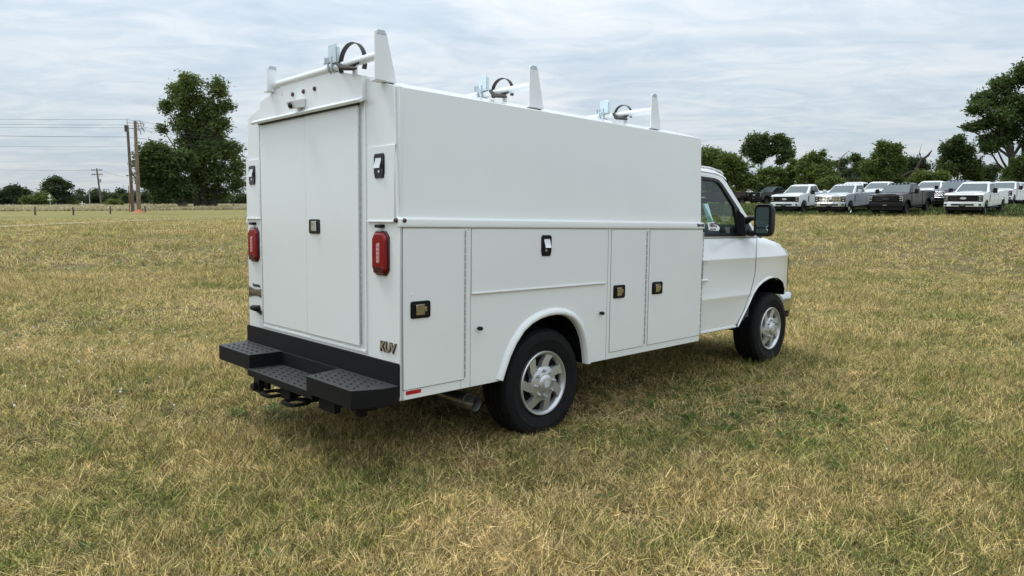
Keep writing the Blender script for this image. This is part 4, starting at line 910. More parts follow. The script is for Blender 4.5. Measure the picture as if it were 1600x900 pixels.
def make_tree(name, label, cat, u, v, Y, px_clumps, n, size, mat, bark='bark', tr=.25, seed=1, group=None, stems=1, lean=0.0, depth=.9, spread=.34, twigs=True, base_dz=-.1, no_trunk=False):
    rng = np.random.default_rng(seed); k = Y / F_PX
    base = on_ground(u, Y, base_dz); vb = HOR + (CAM_Z - base.z) * F_PX / Y
    cl = []
    for (cu_, cv_, ru, rv) in px_clumps:
        cl.append(((cu_ - u) * k, rng.normal() * .35 * ru * k, (vb - cv_) * k, ru * k, (ru * .5 + rv * .5) * k * depth, rv * k))
    root = empty(name, base); tag(root, label, cat, group)
    q, fq, tint, tw = leaf_cloud(rng, cl, n, size, spread)
    np_mesh('crown', q, fq, mat, tint, root)
    mb = MB(); zmax = max(c[2] for c in cl); xm = sum(c[0] for c in cl) / len(cl)
    for sidx in range(stems):
        ox = (sidx - (stems - 1) / 2) * tr * 2.2; tx = xm * .7 + ox * 2.5 + lean
        path = [(ox, 0, 0)] + [(ox + (tx - ox) * t + rng.normal() * tr * .35, rng.normal() * tr * .35, zmax * .92 * t) for t in (.12, .25, .4, .55, .7, .85, 1.0)]
        rad = [tr * 1.35, tr, tr * .85, tr * .7, tr * .52, tr * .36, tr * .22, tr * .1]
        mb.tube(path, rad, 8)
        if sidx == 0: main = path
    for ci, c in enumerate(cl):
        zt = max(.15 * zmax, min(c[2] * .72, zmax * .7)); t = zt / (zmax * .92); fi_ = min(int(t * 7), 6); p0 = Vector(main[fi_ + 0 if fi_ else 1])
        c0 = Vector(c[:3]); mid = p0.lerp(c0, .5) + Vector((rng.normal() * .2, rng.normal() * .2, -.06 * (c0 - p0).length)); r0 = tr * (.5 - .3 * t)
        mb.tube([p0, mid, c0], [max(r0, .03), max(r0 * .6, .02), max(r0 * .25, .012)], 6)
        if twigs:
            cc = tw[ci][1]
            for j in rng.choice(len(cc), min(len(cc), 9), replace=False):
                e = Vector(cc[j]); m_ = c0.lerp(e, .5) + Vector(rng.normal(size=3) * .08); mb.tube([c0, m_, e], [max(r0 * .3, .018), max(r0 * .18, .012), .008], 4)
    if not no_trunk: mb.build('trunk', bark, root, smooth=60)
    return root
make_tree('shade_tree', 'tall open crowned shade tree behind the utility poles, its crown reaching highest', 'tree', 320, 326, 113,
    [(283, 147, 19, 15), (314, 139, 22, 14), (348, 147, 18, 17), (300, 168, 24, 16), (362, 172, 10, 12), (338, 178, 18, 17), (272, 172, 11, 12), (298, 198, 26, 19), (352, 198, 22, 11), (332, 216, 22, 18), (300, 230, 22, 18), (366, 236, 14, 14), (345, 245, 26, 20), (374, 262, 12, 22), (310, 258, 24, 20), (340, 276, 30, 16), (306, 288, 24, 14), (370, 290, 14, 12), (335, 302, 26, 9), (262, 205, 8, 9), (318, 162, 16, 12), (322, 190, 18, 14), (316, 214, 18, 14), (328, 234, 18, 14), (318, 248, 18, 14)],
    42000, .27, 'leaf_oak', tr=.55, seed=3, stems=3, spread=.38, group='large trees in the left field')
make_tree('shade_tree', 'rounded dense dark green tree hanging over the right hand utility pole', 'tree', 287, 326, 107,
    [(252, 243, 26, 16), (236, 258, 20, 15), (266, 262, 28, 18), (246, 283, 26, 17), (272, 292, 22, 15), (230, 281, 15, 11), (290, 252, 18, 16), (258, 304, 20, 8), (288, 300, 16, 12)],
    26000, .30, 'leaf_dark', tr=.35, seed=5, stems=2, spread=.36, group='large trees in the left field')
make_tree('pine_tree', 'dark layered evergreen, tallest of the far left trees', 'tree', 88, 324, 150, [(88, 285, 13, 6), (76, 290, 8, 5), (101, 291, 10, 5), (90, 297, 22, 6), (92, 306, 24, 7), (100, 314, 18, 7), (78, 313, 12, 7)], 13000, .34, 'leaf_pine', seed=11, tr=.3, group='far left field trees')
make_tree('pine_tree', 'broad dark evergreen at the left edge of the photo', 'tree', 22, 325, 140, [(24, 298, 12, 6), (10, 303, 12, 8), (36, 303, 10, 7), (22, 310, 22, 8), (8, 316, 12, 7), (38, 315, 12, 7), (-8, 306, 14, 10)], 14000, .33, 'leaf_pine', seed=12, tr=.3, group='far left field trees')
make_tree('round_tree', 'small light green tree between the two dark evergreens', 'tree', 58, 324, 138, [(60, 307, 12, 4), (50, 313, 8, 5), (70, 312, 9, 5), (60, 315, 12, 4)], 5000, .30, 'leaf_bush', seed=13, tr=.15, group='far left field trees')
make_tree('shrub', 'low light green shrub beside the white cross post', 'shrub', 118, 323, 150, [(112, 319, 9, 3), (122, 320, 8, 3)], 1500, .30, 'leaf_light', seed=14, tr=.08, no_trunk=False, group='far left field shrubs')
make_tree('shrub', 'pale rounded shrub left of the utility poles', 'shrub', 178, 323, 135, [(176, 318, 8, 4), (184, 319, 6, 4)], 1500, .30, 'leaf_light', seed=15, tr=.08, group='far left field shrubs')
# right of the van
RG = 'trees behind the parked trucks'
make_tree('spreading_tree', 'huge dark spreading tree at the right edge of the photo', 'tree', 1592, 300, 66,
    [(1590, 122, 26, 16), (1562, 138, 24, 14), (1612, 140, 30, 24), (1536, 160, 22, 13), (1570, 168, 28, 16), (1515, 174, 16, 9), (1600, 185, 30, 20), (1545, 190, 26, 14), (1522, 201, 18, 7), (1575, 210, 26, 14), (1548, 222, 24, 11), (1504, 202, 8, 4), (1533, 234, 14, 7), (1605, 222, 24, 16), (1640, 180, 30, 40)],
    42000, .19, 'leaf_dark', tr=.38, seed=21, stems=2, spread=.30, group=RG)
make_tree('round_tree', 'round crowned tree on bare leaning trunk, left of its twin', 'tree', 1192, 300, 84, [(1172, 225, 14, 11), (1186, 222, 11, 9), (1177, 240, 15, 11), (1192, 238, 9, 12), (1166, 237, 9, 8), (1180, 252, 9, 5)], 8500, .19, 'leaf_dark', tr=.13, seed=22, spread=.40, group=RG)
make_tree('round_tree', 'round crowned tree on bare upright trunk, right of its twin', 'tree', 1206, 300, 83, [(1212, 222, 11, 9), (1224, 228, 9, 10), (1208, 237, 8, 7), (1221, 243, 11, 9), (1230, 246, 5, 8), (1215, 254, 5, 4)], 6500, .19, 'leaf_dark', tr=.13, seed=23, spread=.40, group=RG)
make_tree('bushy_tree', 'wide bushy green tree right behind the van roof corner', 'tree', 1130, 302, 78, [(1112, 244, 20, 11), (1095, 250, 20, 14), (1136, 252, 16, 10), (1152, 262, 16, 10), (1120, 266, 24, 14), (1152, 280, 22, 14), (1116, 286, 24, 12), (1168, 286, 14, 10), (1080, 270, 20, 22)], 22000, .20, 'leaf_bush', tr=.18, seed=24, spread=.36, group=RG)
make_tree('bushy_tree', 'low dark bush under the twin round crowned trees', 'bush', 1200, 303, 80, [(1195, 275, 14, 10), (1212, 272, 12, 9), (1205, 288, 22, 9), (1224, 284, 10, 10), (1186, 290, 12, 8)], 9000, .19, 'leaf_bush', tr=.12, seed=25, spread=.38, group=RG)
make_tree('feathery_tree', 'thin feathery sapling right of the twin round crowned trees', 'tree', 1236, 303, 79, [(1236, 256, 5, 6), (1232, 266, 7, 7), (1238, 276, 9, 8), (1230, 286, 10, 8)], 3200, .17, 'leaf_light', tr=.07, seed=26, spread=.42, group=RG)
make_tree('bushy_tree', 'big rounded bush behind the silver pickup', 'bush', 1272, 304, 76, [(1268, 252, 14, 9), (1254, 262, 11, 10), (1284, 262, 14, 11), (1270, 274, 22, 12), (1296, 276, 10, 12), (1256, 286, 12, 10), (1282, 290, 18, 8), (1282, 243, 3, 5)], 15000, .19, 'leaf_bush', tr=.16, seed=27, spread=.37, group=RG)
make_tree('bushy_tree', 'low yellow green bush right behind the silver pickup roof', 'bush', 1300, 305, 70, [(1296, 284, 12, 5), (1312, 288, 10, 4), (1284, 289, 10, 4)], 3500, .17, 'leaf_light', tr=.06, seed=28, group=RG)
make_tree('slender_tree', 'slender tree with one long bare branch reaching up right', 'tree', 1306, 303, 78, [(1304, 258, 6, 5), (1316, 254, 6, 4), (1312, 262, 5, 4)], 1300, .17, 'leaf_dark', tr=.10, seed=29, spread=.5, group=RG)
make_tree('slender_tree', 'small tree with a loose round crown beside bare branch', 'tree', 1336, 303, 80, [(1332, 248, 7, 6), (1342, 254, 6, 5), (1335, 262, 8, 5)], 2000, .17, 'leaf_dark', tr=.09, seed=30, spread=.5, group=RG)
make_tree('bushy_tree', 'tall bushy tree with two leafy peaks behind black pickup', 'tree', 1376, 304, 74, [(1374, 232, 8, 9), (1394, 236, 9, 9), (1376, 248, 17, 11), (1396, 254, 13, 12), (1358, 262, 13, 12), (1382, 272, 24, 13), (1356, 284, 12, 12), (1396, 284, 14, 10)], 17000, .18, 'leaf_bush', tr=.16, seed=31, spread=.36, group=RG)
make_tree('bushy_tree', 'dark leafy tree left of the huge spreading tree', 'tree', 1490, 303, 72, [(1492, 222, 9, 8), (1478, 234, 13, 10), (1500, 240, 15, 12), (1484, 254, 22, 12), (1508, 262, 18, 13), (1470, 268, 16, 10), (1522, 278, 14, 8)], 17000, .18, 'leaf_dark', tr=.16, seed=32, spread=.36, group=RG)
make_tree('bushy_tree', 'low bright green bush between the black and white pickups', 'bush', 1450, 304, 66, [(1442, 276, 16, 6), (1464, 278, 16, 6), (1430, 284, 12, 5), (1456, 288, 22, 5)], 6500, .16, 'leaf_light', tr=.06, seed=33, group=RG)
make_tree('bushy_tree', 'green bush below the huge spreading tree at right edge', 'bush', 1588, 303, 64, [(1590, 256, 13, 12), (1604, 262, 16, 18), (1582, 276, 13, 12), (1600, 290, 20, 10), (1572, 288, 9, 8)], 9000, .16, 'leaf_bush', tr=.10, seed=34, spread=.38, group=RG)
make_tree('pine_tree', 'far dark tree seen in the gap left of the spreading trunk', 'tree', 1542, 303, 120, [(1534, 268, 8, 6), (1550, 266, 8, 7), (1542, 278, 16, 7)], 4500, .26, 'leaf_pine', tr=.2, seed=35, group=RG)
make_tree('pine_tree', 'far dark tree behind the dead leaning snag', 'tree', 1424, 303, 120, [(1420, 255, 16, 6), (1408, 262, 12, 8), (1436, 264, 14, 8), (1424, 276, 22, 9)], 7500, .26, 'leaf_pine', tr=.2, seed=36, group=RG)
make_tree('pine_tree', 'far dark tree behind the slender bare branched tree', 'tree', 1322, 303, 120, [(1322, 272, 14, 7), (1340, 272, 14, 7), (1328, 284, 22, 7)], 5000, .26, 'leaf_pine', tr=.2, seed=37, group=RG)
# dead snag and the bare branch
def branchy(name, label, paths, mat, cat='tree'):
    p0 = Vector(paths[0][0][0]); root = empty(name, p0); tag(root, label, cat)
    for i, (path, rad) in enumerate(paths):
        mb = MB(); mb.tube([Vector(p) - p0 for p in path], rad, 7); mb.build('trunk' if i == 0 else 'branch', mat, root, smooth=60)
    return root
g0 = on_ground(1414, 72, -.1)
branchy('dead_tree', 'dead broken brown trunk leaning right behind the pickups', [([g0, at(1420, 280, 72), at(1431, 266, 72), at(1440, 250, 72), at(1450, 243, 72), at(1456, 235, 72)], [.20, .17, .15, .13, .12, .05]), ([at(1431, 266, 72), at(1418, 270, 71.6), at(1404, 280, 71.5)], [.10, .07, .03]), ([at(1441, 250, 72), at(1436, 240, 72.2), at(1440, 226, 72.3)], [.05, .03, .012])], 'dead_bark')
g0 = on_ground(1306, 77.5, -.1)
branchy('bare_tree', 'thin grey bare branch rising above the bushes to the right', [([g0, at(1305, 280, 77.5), at(1309, 262, 77.5), at(1313, 248, 77.5), at(1320, 241, 77.5), at(1328, 235, 77.5)], [.10, .09, .08, .06, .045, .02]), ([at(1309, 262, 77.5), at(1320, 262, 77.2), at(1326, 257, 77.2)], [.05, .035, .012])], 'bark_pale')
# far woods reading as one mass
def wood(name, label, spans, Y, n, size, mat, seed):
    rng = np.random.default_rng(seed); k = Y / F_PX; cl = []
    for (u0, u1, vt) in spans:
        uu = u0
        while uu < u1:
            base = on_ground(uu, Y); vb = HOR + (CAM_Z - base.z) * F_PX / Y; h = vb - (vt + rng.normal() * 2.2)
            for f in (.28, .62):
                cl.append((base.x + rng.normal() * .5, Y + rng.normal() * 3, base.z + h * k * f, 5.5 * k * (1 + .3 * rng.random()), 6 * k, h * k * .36))
            uu += 7 + rng.random() * 4
    q, fq, tint, tw = leaf_cloud(rng, cl, n, size, .4); o = np_mesh(name, q, fq, mat, tint); tag(o, label, 'wood', kind='stuff')
wood('far_wood', 'far dark line of woods along the left horizon', [(-60, 120, 308), (112, 150, 297), (150, 186, 295), (186, 250, 301), (250, 390, 306)], 205, 34000, .42, 'leaf_pine', 41)
wood('hedge_wood', 'green thicket behind the parked trucks', [(1060, 1340, 288), (1340, 1480, 286), (1480, 1680, 284)], 88, 30000, .22, 'leaf_bush', 42)

rngb = np.random.default_rng(90); clb = []
for xb in np.arange(-95, 95, 4.2):
    hb = 7 + 3.5 * rngb.random(); yb = -52 + rngb.normal() * 3
    for f in (.3, .68): clb.append((xb + rngb.normal(), yb, hb * f, 3.4, 3.0, hb * .36))
q, fq, tint, _ = leaf_cloud(rngb, clb, 26000, .5, .4); o = np_mesh('wood_behind', q, fq, 'leaf_dark', tint); tag(o, 'tree line mirrored in the van paint', 'wood', kind='stuff')
# ------------------------------------------------------------------ utility poles and wires
def pole(name, label, base, top, r, mat, group):
    root = empty(name, base); tag(root, label, 'utility pole', group); b = MB(); v = top - base; b.tube([Vector((0, 0, -.3)), v * .5, v], [r * 1.2, r, r * .8], 12); b.build('shaft', mat, root, smooth=50); return root
b1 = on_ground(206.5, 86); t1 = at(199, 196, 86); p1 = pole('utility_pole', 'dark grey utility pole, left of the near pair', b1, t1, .17, 'wood_pole', 'utility poles')
v1 = t1 - b1
b = MB(); b.box(v1.x - .28, v1.x - .10, -.2, .0, v1.z - .75, v1.z + .02); b.build('cutout_box', 'alloy_dark', p1); b = MB(); b.tube([v1, v1 + Vector((0, 0, .75))], .035, 6); b.build('top_pin', 'porcelain', p1)
b = MB(); b.tube([Vector((-.35, -.1, 0)), Vector((-.25, -.1, 3.2))], .05, 6); b.build('guy_guard', 'sign_yellow' if 'sign_yellow' in M else 'clay', p1)
b2 = on_ground(216, 81); t2 = at(211, 189, 81); p2 = pole('utility_pole', 'brown wooden utility pole with insulators and clay at its foot', b2, t2, .20, 'wood_pole_pale', 'utility poles')
v2 = t2 - b2
for k, (du, dv) in enumerate(((4, 3), (8, 1), (12, 4), (5, 10), (9, 8), (12, 12), (7, 15))):
    q = v2 + Vector((du * 81 / F_PX, -.1, -dv * 81 / F_PX)); b = MB(); b.tube([q + Vector((-.25, 0, .05)), q + Vector((.0, 0, .12)), q + Vector((.1, 0, -.25)), q + Vector((.12, 0, -.42))], [.03, .05, .06, .03], 6); b.build('insulator', 'porcelain', p2)
b = MB(); b.tube([v2 + Vector((-.9, .0, -.2)), v2 + Vector((1.2, 0, -.35))], .03, 6); b.build('cross_arm', 'wood_grey', p2); b = MB(); b.tube([v2 + Vector((-.9, .0, -.8)), v2 + Vector((1.2, 0, -.9))], .03, 6); b.build('cross_arm', 'wood_grey', p2)
b3 = on_ground(158, 178); t3 = at(151, 263, 178); p3 = pole('utility_pole', 'distant utility pole with two crossarms and a transformer', b3, t3, .20, 'wood_grey', 'utility poles'); v3 = t3 - b3
for dz, w in ((-.45, 1.35), (-1.45, 1.35)):
    b = MB(); b.box(v3.x - w, v3.x + w, -.08, .08, v3.z + dz - .09, v3.z + dz + .09); ca = b.build('cross_arm', 'wood_grey', p3)
    for s in (-.95, -.5, .5, .95): b = MB(); b.tube([(v3.x + w * s, 0, v3.z + dz), (v3.x + w * s, 0, v3.z + dz + (.35 if dz > -1 else -.35))], .09, 6); b.build('insulator', 'porcelain', ca)
b = MB(); b.lathe([(.0001, .45), (.25, .45), (.27, .35), (.27, -.4), (.0001, -.42)], (v3.x + .75, -.2, v3.z - 3.1), 'z', 12); b.box(v3.x, v3.x + .7, -.12, -.04, v3.z - 3.0, v3.z - 2.9); b.build('transformer', 'porcelain', p3)
def wire(label, pts, r=.015):
    P = [at(*p) for p in pts]; out = []
    for i in range(len(P) - 1):
        n = 14; L_ = (P[i + 1] - P[i]).length
        for k in range(n + (i == len(P) - 2)):
            t = k / n; q = P[i].lerp(P[i + 1], t); q.z -= L_ * .006 * 4 * t * (1 - t); out.append(q)
    c = out[0].copy(); root = MB(); root.tube([p - c for p in out], r, 5); o = root.build('power_line', 'wire', smooth=60); o.location = c; tag(o, label, 'power line', 'overhead wires')
wire('topmost overhead wire running left from the pole top', [(-420, 176, 84), (198, 186.5, 86), (214, 188.5, 81), (330, 206, 95)])
wire('second overhead wire just below the topmost one', [(-420, 183, 84), (199, 195, 86), (214, 197, 81), (330, 212, 95)])
wire('third overhead wire, just under the second', [(-420, 187, 84), (199, 199.5, 86), (214, 202, 81), (330, 217, 95)])
wire('lower thick cable passing both near poles', [(-420, 199, 84), (202, 214, 85.7), (214, 215.5, 81), (330, 229, 95)], .022)
wire('faint lowest overhead wire left of the near poles', [(-420, 218, 84), (203, 229, 86)], .010)
wire('far wire from the distant pole to the left', [(-250, 259, 178), (144, 266, 178)], .024)
wire('far wire from the distant pole towards the near poles', [(158, 266, 178), (204, 278, 150), (300, 296, 140)], .02)
# clay heap at the pole's foot
b = MB(); rng = random.Random(3); rings = []
for r_, z in ((1.05, -.05), (.85, .12), (.55, .34), (.28, .60), (.05, .72)):
    rings.append([(r_ * (1 + .25 * rng.random()) * math.cos(a), r_ * (1 + .25 * rng.random()) * math.sin(a), z * (1 + .3 * rng.random())) for a in np.linspace(0, 2 * PI, 14, endpoint=False)])
b.loft(rings); o = b.build('clay_mound', 'clay', smooth=80); o.location = b2 + Vector((.15, -.3, 0)); o.scale = (.85, .8, .5); tag(o, 'orange clay heap at the foot of the brown wooden pole', 'mound')
# fence posts
FP = [(53, 64, .74, 'short grey fence post, leftmost in the field'), (113, 64.5, .74, 'short grey fence post, second from left'), (171, 72, .76, 'short grey fence post below the distant utility pole'), (226, 82, .80, 'short grey fence post just right of the clay heap'), (278, 108, 1.05, 'thin grey fence post left of the tall tree trunk'), (365, 112, 1.05, 'thin grey fence post right of the tall tree trunk')]
for i, (u_, Y_, h, lab) in enumerate(FP):
    b = MB(); r_ = .085 if i < 4 else .08; b.tube([(0, 0, -.2), (.01, 0, h * .5), (.03 * (-1) ** i, 0, h)], [r_, r_ * .95, r_ * .85], 8); b.lathe([(r_ * .85, 0), (r_ * .6, .03), (.0001, .035)], (.03 * (-1) ** i, 0, h), 'z', 8)
    o = b.build('fence_post', 'wood_grey', smooth=50); o.location = on_ground(u_, Y_); tag(o, lab, 'fence post', 'fence posts across the field')
# roadside things far left
g = on_ground(78, 128); root = empty('road_sign', g); tag(root, 'small pale diamond road sign on a thin post', 'sign')
b = MB(); b.tube([(0, 0, -.2), (0, 0, 2.3)], .05, 6); b.build('post', 'galv', root); b = MB(); b.prism([(0, 1.75), (.36, 2.11), (0, 2.47), (-.36, 2.11)], -.07, -.05, 'y'); b.build('diamond_plate', 'sign_face', root); b = MB(); b.box(-.42, .42, -.07, -.05, 1.36, 1.60); b.build('sub_plate', 'sign_face', root)
g = on_ground(128, 118); root = empty('cross_post', g); tag(root, 'thin white cross shaped post in the far grass', 'post')
b = MB(); b.box(-.05, .05, -.05, .05, -.2, 1.25); b.build('upright', 'sign_white', root); b = MB(); b.box(-.42, .42, -.035, .035, .82, .92); b.build('crosspiece', 'sign_white', root)
g = on_ground(140, 120); b = MB(); b.tube([(0, 0, -.2), (0, 0, 2.6)], .06, 8); b.lathe([(.06, 0), (.07, .02), (.0001, .05)], (0, 0, 2.6), 'z', 8); o = b.build('slim_post', 'galv', smooth=50); o.location = g; tag(o, 'slim grey metal post right of the white cross', 'post')
def far_car(u_, Y_, label, rz):
    g = on_ground(u_, Y_); root = empty('parked_car', g, rz); tag(root, label, 'car', 'cars far left beyond the field')
    b = MB(); b.prism([(-2.2, .35), (2.2, .35), (2.25, .75), (1.3, .9), (-2.2, .95)], -.85, .85, 'y'); b.build('body', 'truck_white', root, bevel=.08)
    b = MB(); b.prism([(-1.7, .9), (1.1, .9), (.45, 1.42), (-1.2, 1.45)], -.72, .72, 'y'); b.build('cabin', 'truck_white', root, bevel=.06)
    for s in (-1, 1):
        b = MB(); b.prism([(-1.45, .95), (.9, .95), (.38, 1.34), (-1.12, 1.36)], min(s * .72, s * .735), max(s * .72, s * .735), 'y'); b.build('side_window', 'truck_side_glass', root)
        for x in (-1.4, 1.4): b = MB(); b.lathe([(.0001, .03), (.2, .03), (.32, 0), (.32, -.2)], (x, s * .8, .32), 'y', 16, 0, s); b.build('wheel', 'rubber', root)
far_car(45, 215, 'white car half hidden left of the far road sign', .2); far_car(70, 212, 'white car directly behind the far road sign', -.1)

# ------------------------------------------------------------------ grass (instanced tufts)
def tuft(name, mat, nb, h, rad, width, lean, seed, curl=.6):
    rng = np.random.default_rng(seed); V, F, T = [], [], []
    for i in range(nb):
        r_ = rad * math.sqrt(rng.random()); a = rng.random() * 2 * PI; x, y = r_ * math.cos(a), r_ * math.sin(a)
        hh = h * (.45 + .75 * rng.random()); az = rng.random() * 2 * PI; ln = lean * (.3 + 1.1 * rng.random()) * hh; w = width * (.6 + .7 * rng.random())
        dx, dy = math.cos(az), math.sin(az); px_, py_ = -dy, dx; tnt = rng.random()
        pts = []
        for t, ww in ((0, 1), (.45, .85), (.8, .5)):
            c = (x + dx * ln * t ** 1.7, y + dy * ln * t ** 1.7, hh * (t - curl * lean * .35 * t * t)); pts += [(c[0] - px_ * w * ww, c[1] - py_ * w * ww, c[2]), (c[0] + px_ * w * ww, c[1] + py_ * w * ww, c[2])]
        pts.append((x + dx * ln, y + dy * ln, hh * (1 - curl * lean * .35)))
        o = len(V); V += pts; F += [(o, o + 1, o + 3, o + 2), (o + 2, o + 3, o + 5, o + 4), (o + 4, o + 5, o + 6, o + 6)]; T += [tnt] * 3
    me = bpy.data.meshes.new(name); me.from_pydata(V, [], [tuple(dict.fromkeys(f)) for f in F]); a_ = me.attributes.new('tint', 'FLOAT', 'FACE'); a_.data.foreach_set('value', T); me.materials.append(M[mat])
    return bpy.data.objects.new(name, me)
def instancer(name, label, cat, pts, rot, scl, pick, protos):
    n = len(pts); me = bpy.data.meshes.new(name); me.vertices.add(n); me.vertices.foreach_set('co', np.ascontiguousarray(pts, dtype=np.float32).ravel())
    for nm, ty, dt, arr in (('rot', 'FLOAT_VECTOR', 'vector', rot), ('scl', 'FLOAT_VECTOR', 'vector', scl), ('pick', 'INT', 'value', pick)):
        a = me.attributes.new(nm, ty, 'POINT'); a.data.foreach_set(dt, np.ascontiguousarray(arr, dtype=np.int32 if ty == 'INT' else np.float32).ravel())
    o = bpy.data.objects.new(name, me); col.objects.link(o); tag(o, label, cat, kind='stuff')
    pc = bpy.data.collections.new(name + '_kinds')
    for p in protos: pc.objects.link(p)
    ng = bpy.data.node_groups.new(name, 'GeometryNodeTree'); ng.interface.new_socket('Geometry', in_out='INPUT', socket_type='NodeSocketGeometry'); ng.interface.new_socket('Geometry', in_out='OUTPUT', socket_type='NodeSocketGeometry')
    gi, go = ng.nodes.new('NodeGroupInput'), ng.nodes.new('NodeGroupOutput'); ip = ng.nodes.new('GeometryNodeInstanceOnPoints'); ci = ng.nodes.new('GeometryNodeCollectionInfo')
    ci.inputs['Collection'].default_value = pc; ci.inputs['Separate Children'].default_value = True; ci.inputs['Reset Children'].default_value = True; ip.inputs['Pick Instance'].default_value = True
    def attr(nm, ty): a = ng.nodes.new('GeometryNodeInputNamedAttribute'); a.data_type = ty; a.inputs['Name'].default_value = nm; return next(s for s in a.outputs if s.enabled)
    lk = ng.links.new; lk(gi.outputs[0], ip.inputs['Points']); lk(ci.outputs[0], ip.inputs['Instance']); lk(attr('pick', 'INT'), ip.inputs['Instance Index']); lk(attr('rot', 'FLOAT_VECTOR'), ip.inputs['Rotation']); lk(attr('scl', 'FLOAT_VECTOR'), ip.inputs['Scale']); lk(ip.outputs[0], go.inputs[0])
    md = o.modifiers.new('scatter', 'NODES'); md.node_group = ng
    return o
rng = np.random.default_rng(77)
def sector(n, r0, r1, half):
    r = np.sqrt(rng.random(n) * (r1 * r1 - r0 * r0) + r0 * r0); a = (rng.random(n) * 2 - 1) * R(half); return r * np.sin(a), r * np.cos(a)
def fbm(x, y, s, seed):
    g = np.random.default_rng(seed); out = np.zeros_like(x)
    for k in range(4):
        f = s * 1.9 ** k; a = g.random() * 6.28; ph = g.random(4) * 6.28
        out += (np.sin(f * (x * math.cos(a) + y * math.sin(a)) + ph[0] + 1.3 * np.sin(f * .7 * (y * math.cos(a) - x * math.sin(a)) + ph[1])) * np.sin(f * .8 * (y * math.cos(a) - x * math.sin(a)) + ph[2])) / 1.5 ** k
    return out
X, Yv, SC = [], [], []
for n, r0, r1, half, s in ((50000, 1.5, 5.0, 50, .85), (70000, 5.0, 10.0, 46, .95), (80000, 10, 20, 44, 1.25), (95000, 20, 62, 44, 2.0)):
    x, y = sector(n, r0, r1, half); X.append(x); Yv.append(y); SC.append(np.full(n, s))
X = np.concatenate(X); Yv = np.concatenate(Yv); SC = np.concatenate(SC)
den = fbm(X, Yv, 1.1, 8) * .5 + fbm(X, Yv, 4.0, 9) * .35
keep = rng.random(len(X)) < np.clip(.62 + .55 * den, .10, 1) * (1 - .85 * sstep(34, 62, np.hypot(X, Yv))); X, Yv, SC, den = X[keep], Yv[keep], SC[keep], den[keep]
td = np.full(len(X), 9.0); near_ = (X < -14) & (Yv > 26)
td[near_] = np.sqrt(((np.stack([X[near_], Yv[near_]], 1)[:, None, :] - TRACK[None]) ** 2).sum(2)).min(1)
keep = td > .95; X, Yv, SC, den = X[keep], Yv[keep], SC[keep], den[keep]
hs = SC * np.clip(1 + .45 * fbm(X, Yv, .9, 10), .5, 1.7) * (.75 + .5 * rng.random(len(X)))
n = len(X)
instancer('grass', 'short dry yellow and green field grass', 'grass', np.stack([X, Yv, ground_h(X, Yv) - .004], 1), np.stack([rng.normal(size=n) * .30, rng.normal(size=n) * .30, rng.random(n) * 6.283], 1), np.stack([SC * 1.1, SC * 1.1, hs], 1), rng.integers(0, 6, n),
    [tuft('tuft_a', 'blade', 26, .060, .060, .0019, 1.3, 1), tuft('tuft_b', 'blade', 22, .045, .070, .0021, 1.8, 2), tuft('tuft_c', 'blade', 22, .080, .050, .0018, 1.1, 3), tuft('tuft_d', 'blade', 24, .035, .080, .0022, 1.7, 4), tuft('tuft_e', 'blade', 26, .055, .065, .0020, 1.5, 5), tuft('tuft_f', 'blade', 14, .115, .055, .0016, 1.2, 6)])
# taller green grass round the parked trucks
x = rng.random(26000) * 46 + 12; y = rng.random(26000) * 34 + 34
rowd = (y - 49.0) + (x - 19.1) * .64            # distance from the line of truck noses
kp_ = (rowd > -4.2) & (rowd < 26) & (rng.random(len(x)) < np.where(rowd < 3, 1.0, .5)); x, y, rowd = x[kp_], y[kp_], rowd[kp_]; n = len(x)
sc = (.75 + .6 * rng.random(n)) * np.where(rowd < -3.0, .55, 1.0)
instancer('tall_grass', 'taller green grass round the parked pickups', 'grass', np.stack([x, y, ground_h(x, y)], 1), np.stack([rng.normal(size=n) * .1, rng.normal(size=n) * .1, rng.random(n) * 6.28], 1), np.stack([sc * 1.4, sc * 1.4, sc], 1), rng.integers(0, 3, n),
    [tuft('tall_a', 'tall_blade', 34, .19, .22, .011, .5, 21), tuft('tall_b', 'tall_blade', 34, .14, .26, .012, .7, 22), tuft('tall_c', 'tall_blade', 26, .27, .18, .010, .4, 23)])
# hay-coloured rough grass beyond the fence on the left
x = -rng.random(40000) * 150 + 5; y = rng.random(40000) * 80 + 84; fl = 90 + (x + 60) * .55; kp_ = (y > np.maximum(fl, 84)) & (np.abs(x) < y * .80); x, y = x[kp_], y[kp_]; n = len(x); sc = .8 + .6 * rng.random(n)
instancer('hay_grass', 'tan uncut grass beyond the fence posts', 'grass', np.stack([x, y, ground_h(x, y)], 1), np.stack([rng.normal(size=n) * .1, rng.normal(size=n) * .1, rng.random(n) * 6.28], 1), np.stack([sc * 2, sc * 2, sc], 1), rng.integers(0, 2, n),
    [tuft('hay_a', 'hay_blade', 30, .38, .40, .020, .5, 31), tuft('hay_b', 'hay_blade', 30, .30, .45, .022, .6, 32)])
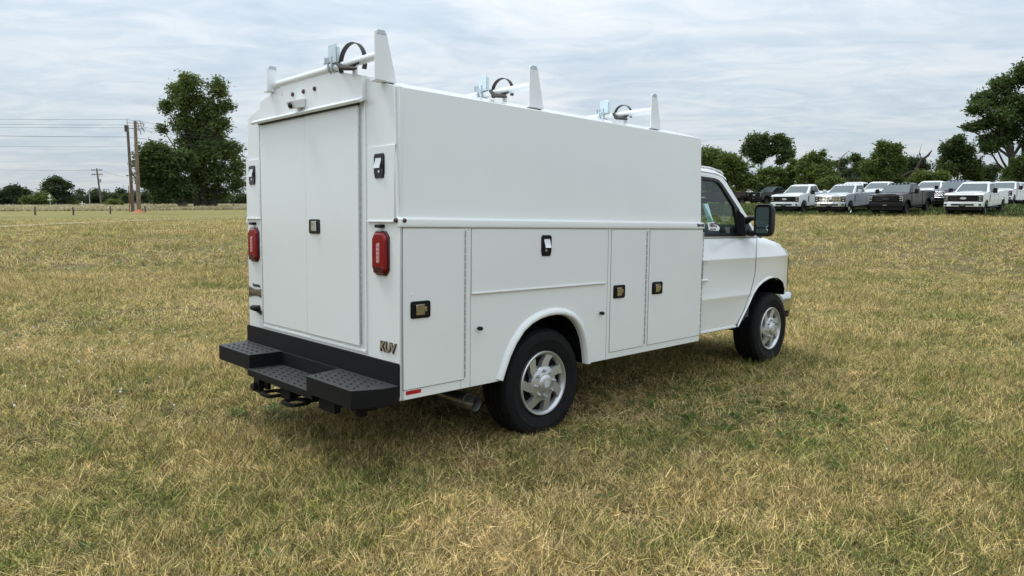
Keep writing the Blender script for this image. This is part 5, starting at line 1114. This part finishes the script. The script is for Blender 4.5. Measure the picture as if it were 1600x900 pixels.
# clover: white heads and round leaves
def clover_head(name, seed):
    rng_ = random.Random(seed); V, F = [], []
    n1, n2 = 7, 5
    for i in range(n2):
        for j in range(n1):
            th = PI * i / (n2 - 1); ph = 2 * PI * j / n1; r_ = .0095 * (.85 + .3 * rng_.random()); V.append((r_ * math.sin(th) * math.cos(ph), r_ * math.sin(th) * math.sin(ph), .058 + r_ * .85 * math.cos(th)))
    for i in range(n2 - 1):
        for j in range(n1): F.append((i * n1 + j, i * n1 + (j + 1) % n1, (i + 1) * n1 + (j + 1) % n1, (i + 1) * n1 + j))
    o = len(V); V += [(-.001, 0, 0), (.001, 0, 0), (.001, 0, .055), (-.001, 0, .055)]; F.append((o, o + 1, o + 2, o + 3))
    me = bpy.data.meshes.new(name); me.from_pydata(V, [], F); me.materials.append(M['clover_white']); return bpy.data.objects.new(name, me)
pbr('clover_white', (.78, .76, .68), .8)
def leaf_patch(name, seed, nl, rad, size, hmax):
    rng_ = np.random.default_rng(seed); V, F, T = [], [], []
    for i in range(nl):
        a = rng_.random() * 6.28; r_ = rad * math.sqrt(rng_.random()); c = np.array([r_ * math.cos(a), r_ * math.sin(a), hmax * (.2 + .8 * rng_.random())]); s_ = size * (.6 + .7 * rng_.random()); t1 = rng_.normal(size=3) * np.array([1, 1, .4]); t1 /= np.linalg.norm(t1); t2 = np.cross(t1, [0.1, .05, 1]); t2 /= np.linalg.norm(t2)
        o = len(V); V += [tuple(c - t1 * s_), tuple(c + t2 * s_ * .7), tuple(c + t1 * s_), tuple(c - t2 * s_ * .7)]; F.append((o, o + 1, o + 2, o + 3)); T.append(rng_.random())
    me = bpy.data.meshes.new(name); me.from_pydata(V, [], F); a_ = me.attributes.new('tint', 'FLOAT', 'FACE'); a_.data.foreach_set('value', T); me.materials.append(M['leaf_weed']); return bpy.data.objects.new(name, me)
x, y = sector(9000, 2.0, 28, 44); k_ = (fbm(x, y, .55, 55) + .35 * (x < -.5) + .5 * rng.normal(size=len(x)) > 1.0); x, y = x[k_], y[k_]; n = len(x); sc = .50 + .50 * rng.random(n)
instancer('clover_flowers', 'small white clover heads dotted through the grass', 'flowers', np.stack([x, y, ground_h(x, y)], 1), np.stack([rng.normal(size=n) * .2, rng.normal(size=n) * .2, rng.random(n) * 6.28], 1), np.stack([sc, sc, sc * 1.25], 1), rng.integers(0, 2, n), [clover_head('head_a', 1), clover_head('head_b', 2)])
x, y = sector(9000, 1.8, 12, 46); k_ = fbm(x, y, .8, 61) + .35 * rng.normal(size=len(x)) > .8; x, y = x[k_], y[k_]; n = len(x); sc = .7 + .7 * rng.random(n)
instancer('weeds', 'low green broadleaf weeds in the grass', 'weeds', np.stack([x, y, ground_h(x, y)], 1), np.stack([np.zeros(n), np.zeros(n), rng.random(n) * 6.28], 1), np.stack([sc, sc, sc], 1), rng.choice(3, n, p=[.5, .4, .1]), [leaf_patch('weed_a', 1, 14, .05, .009, .045), leaf_patch('weed_b', 2, 10, .035, .013, .04), leaf_patch('weed_c', 3, 12, .045, .024, .05)])
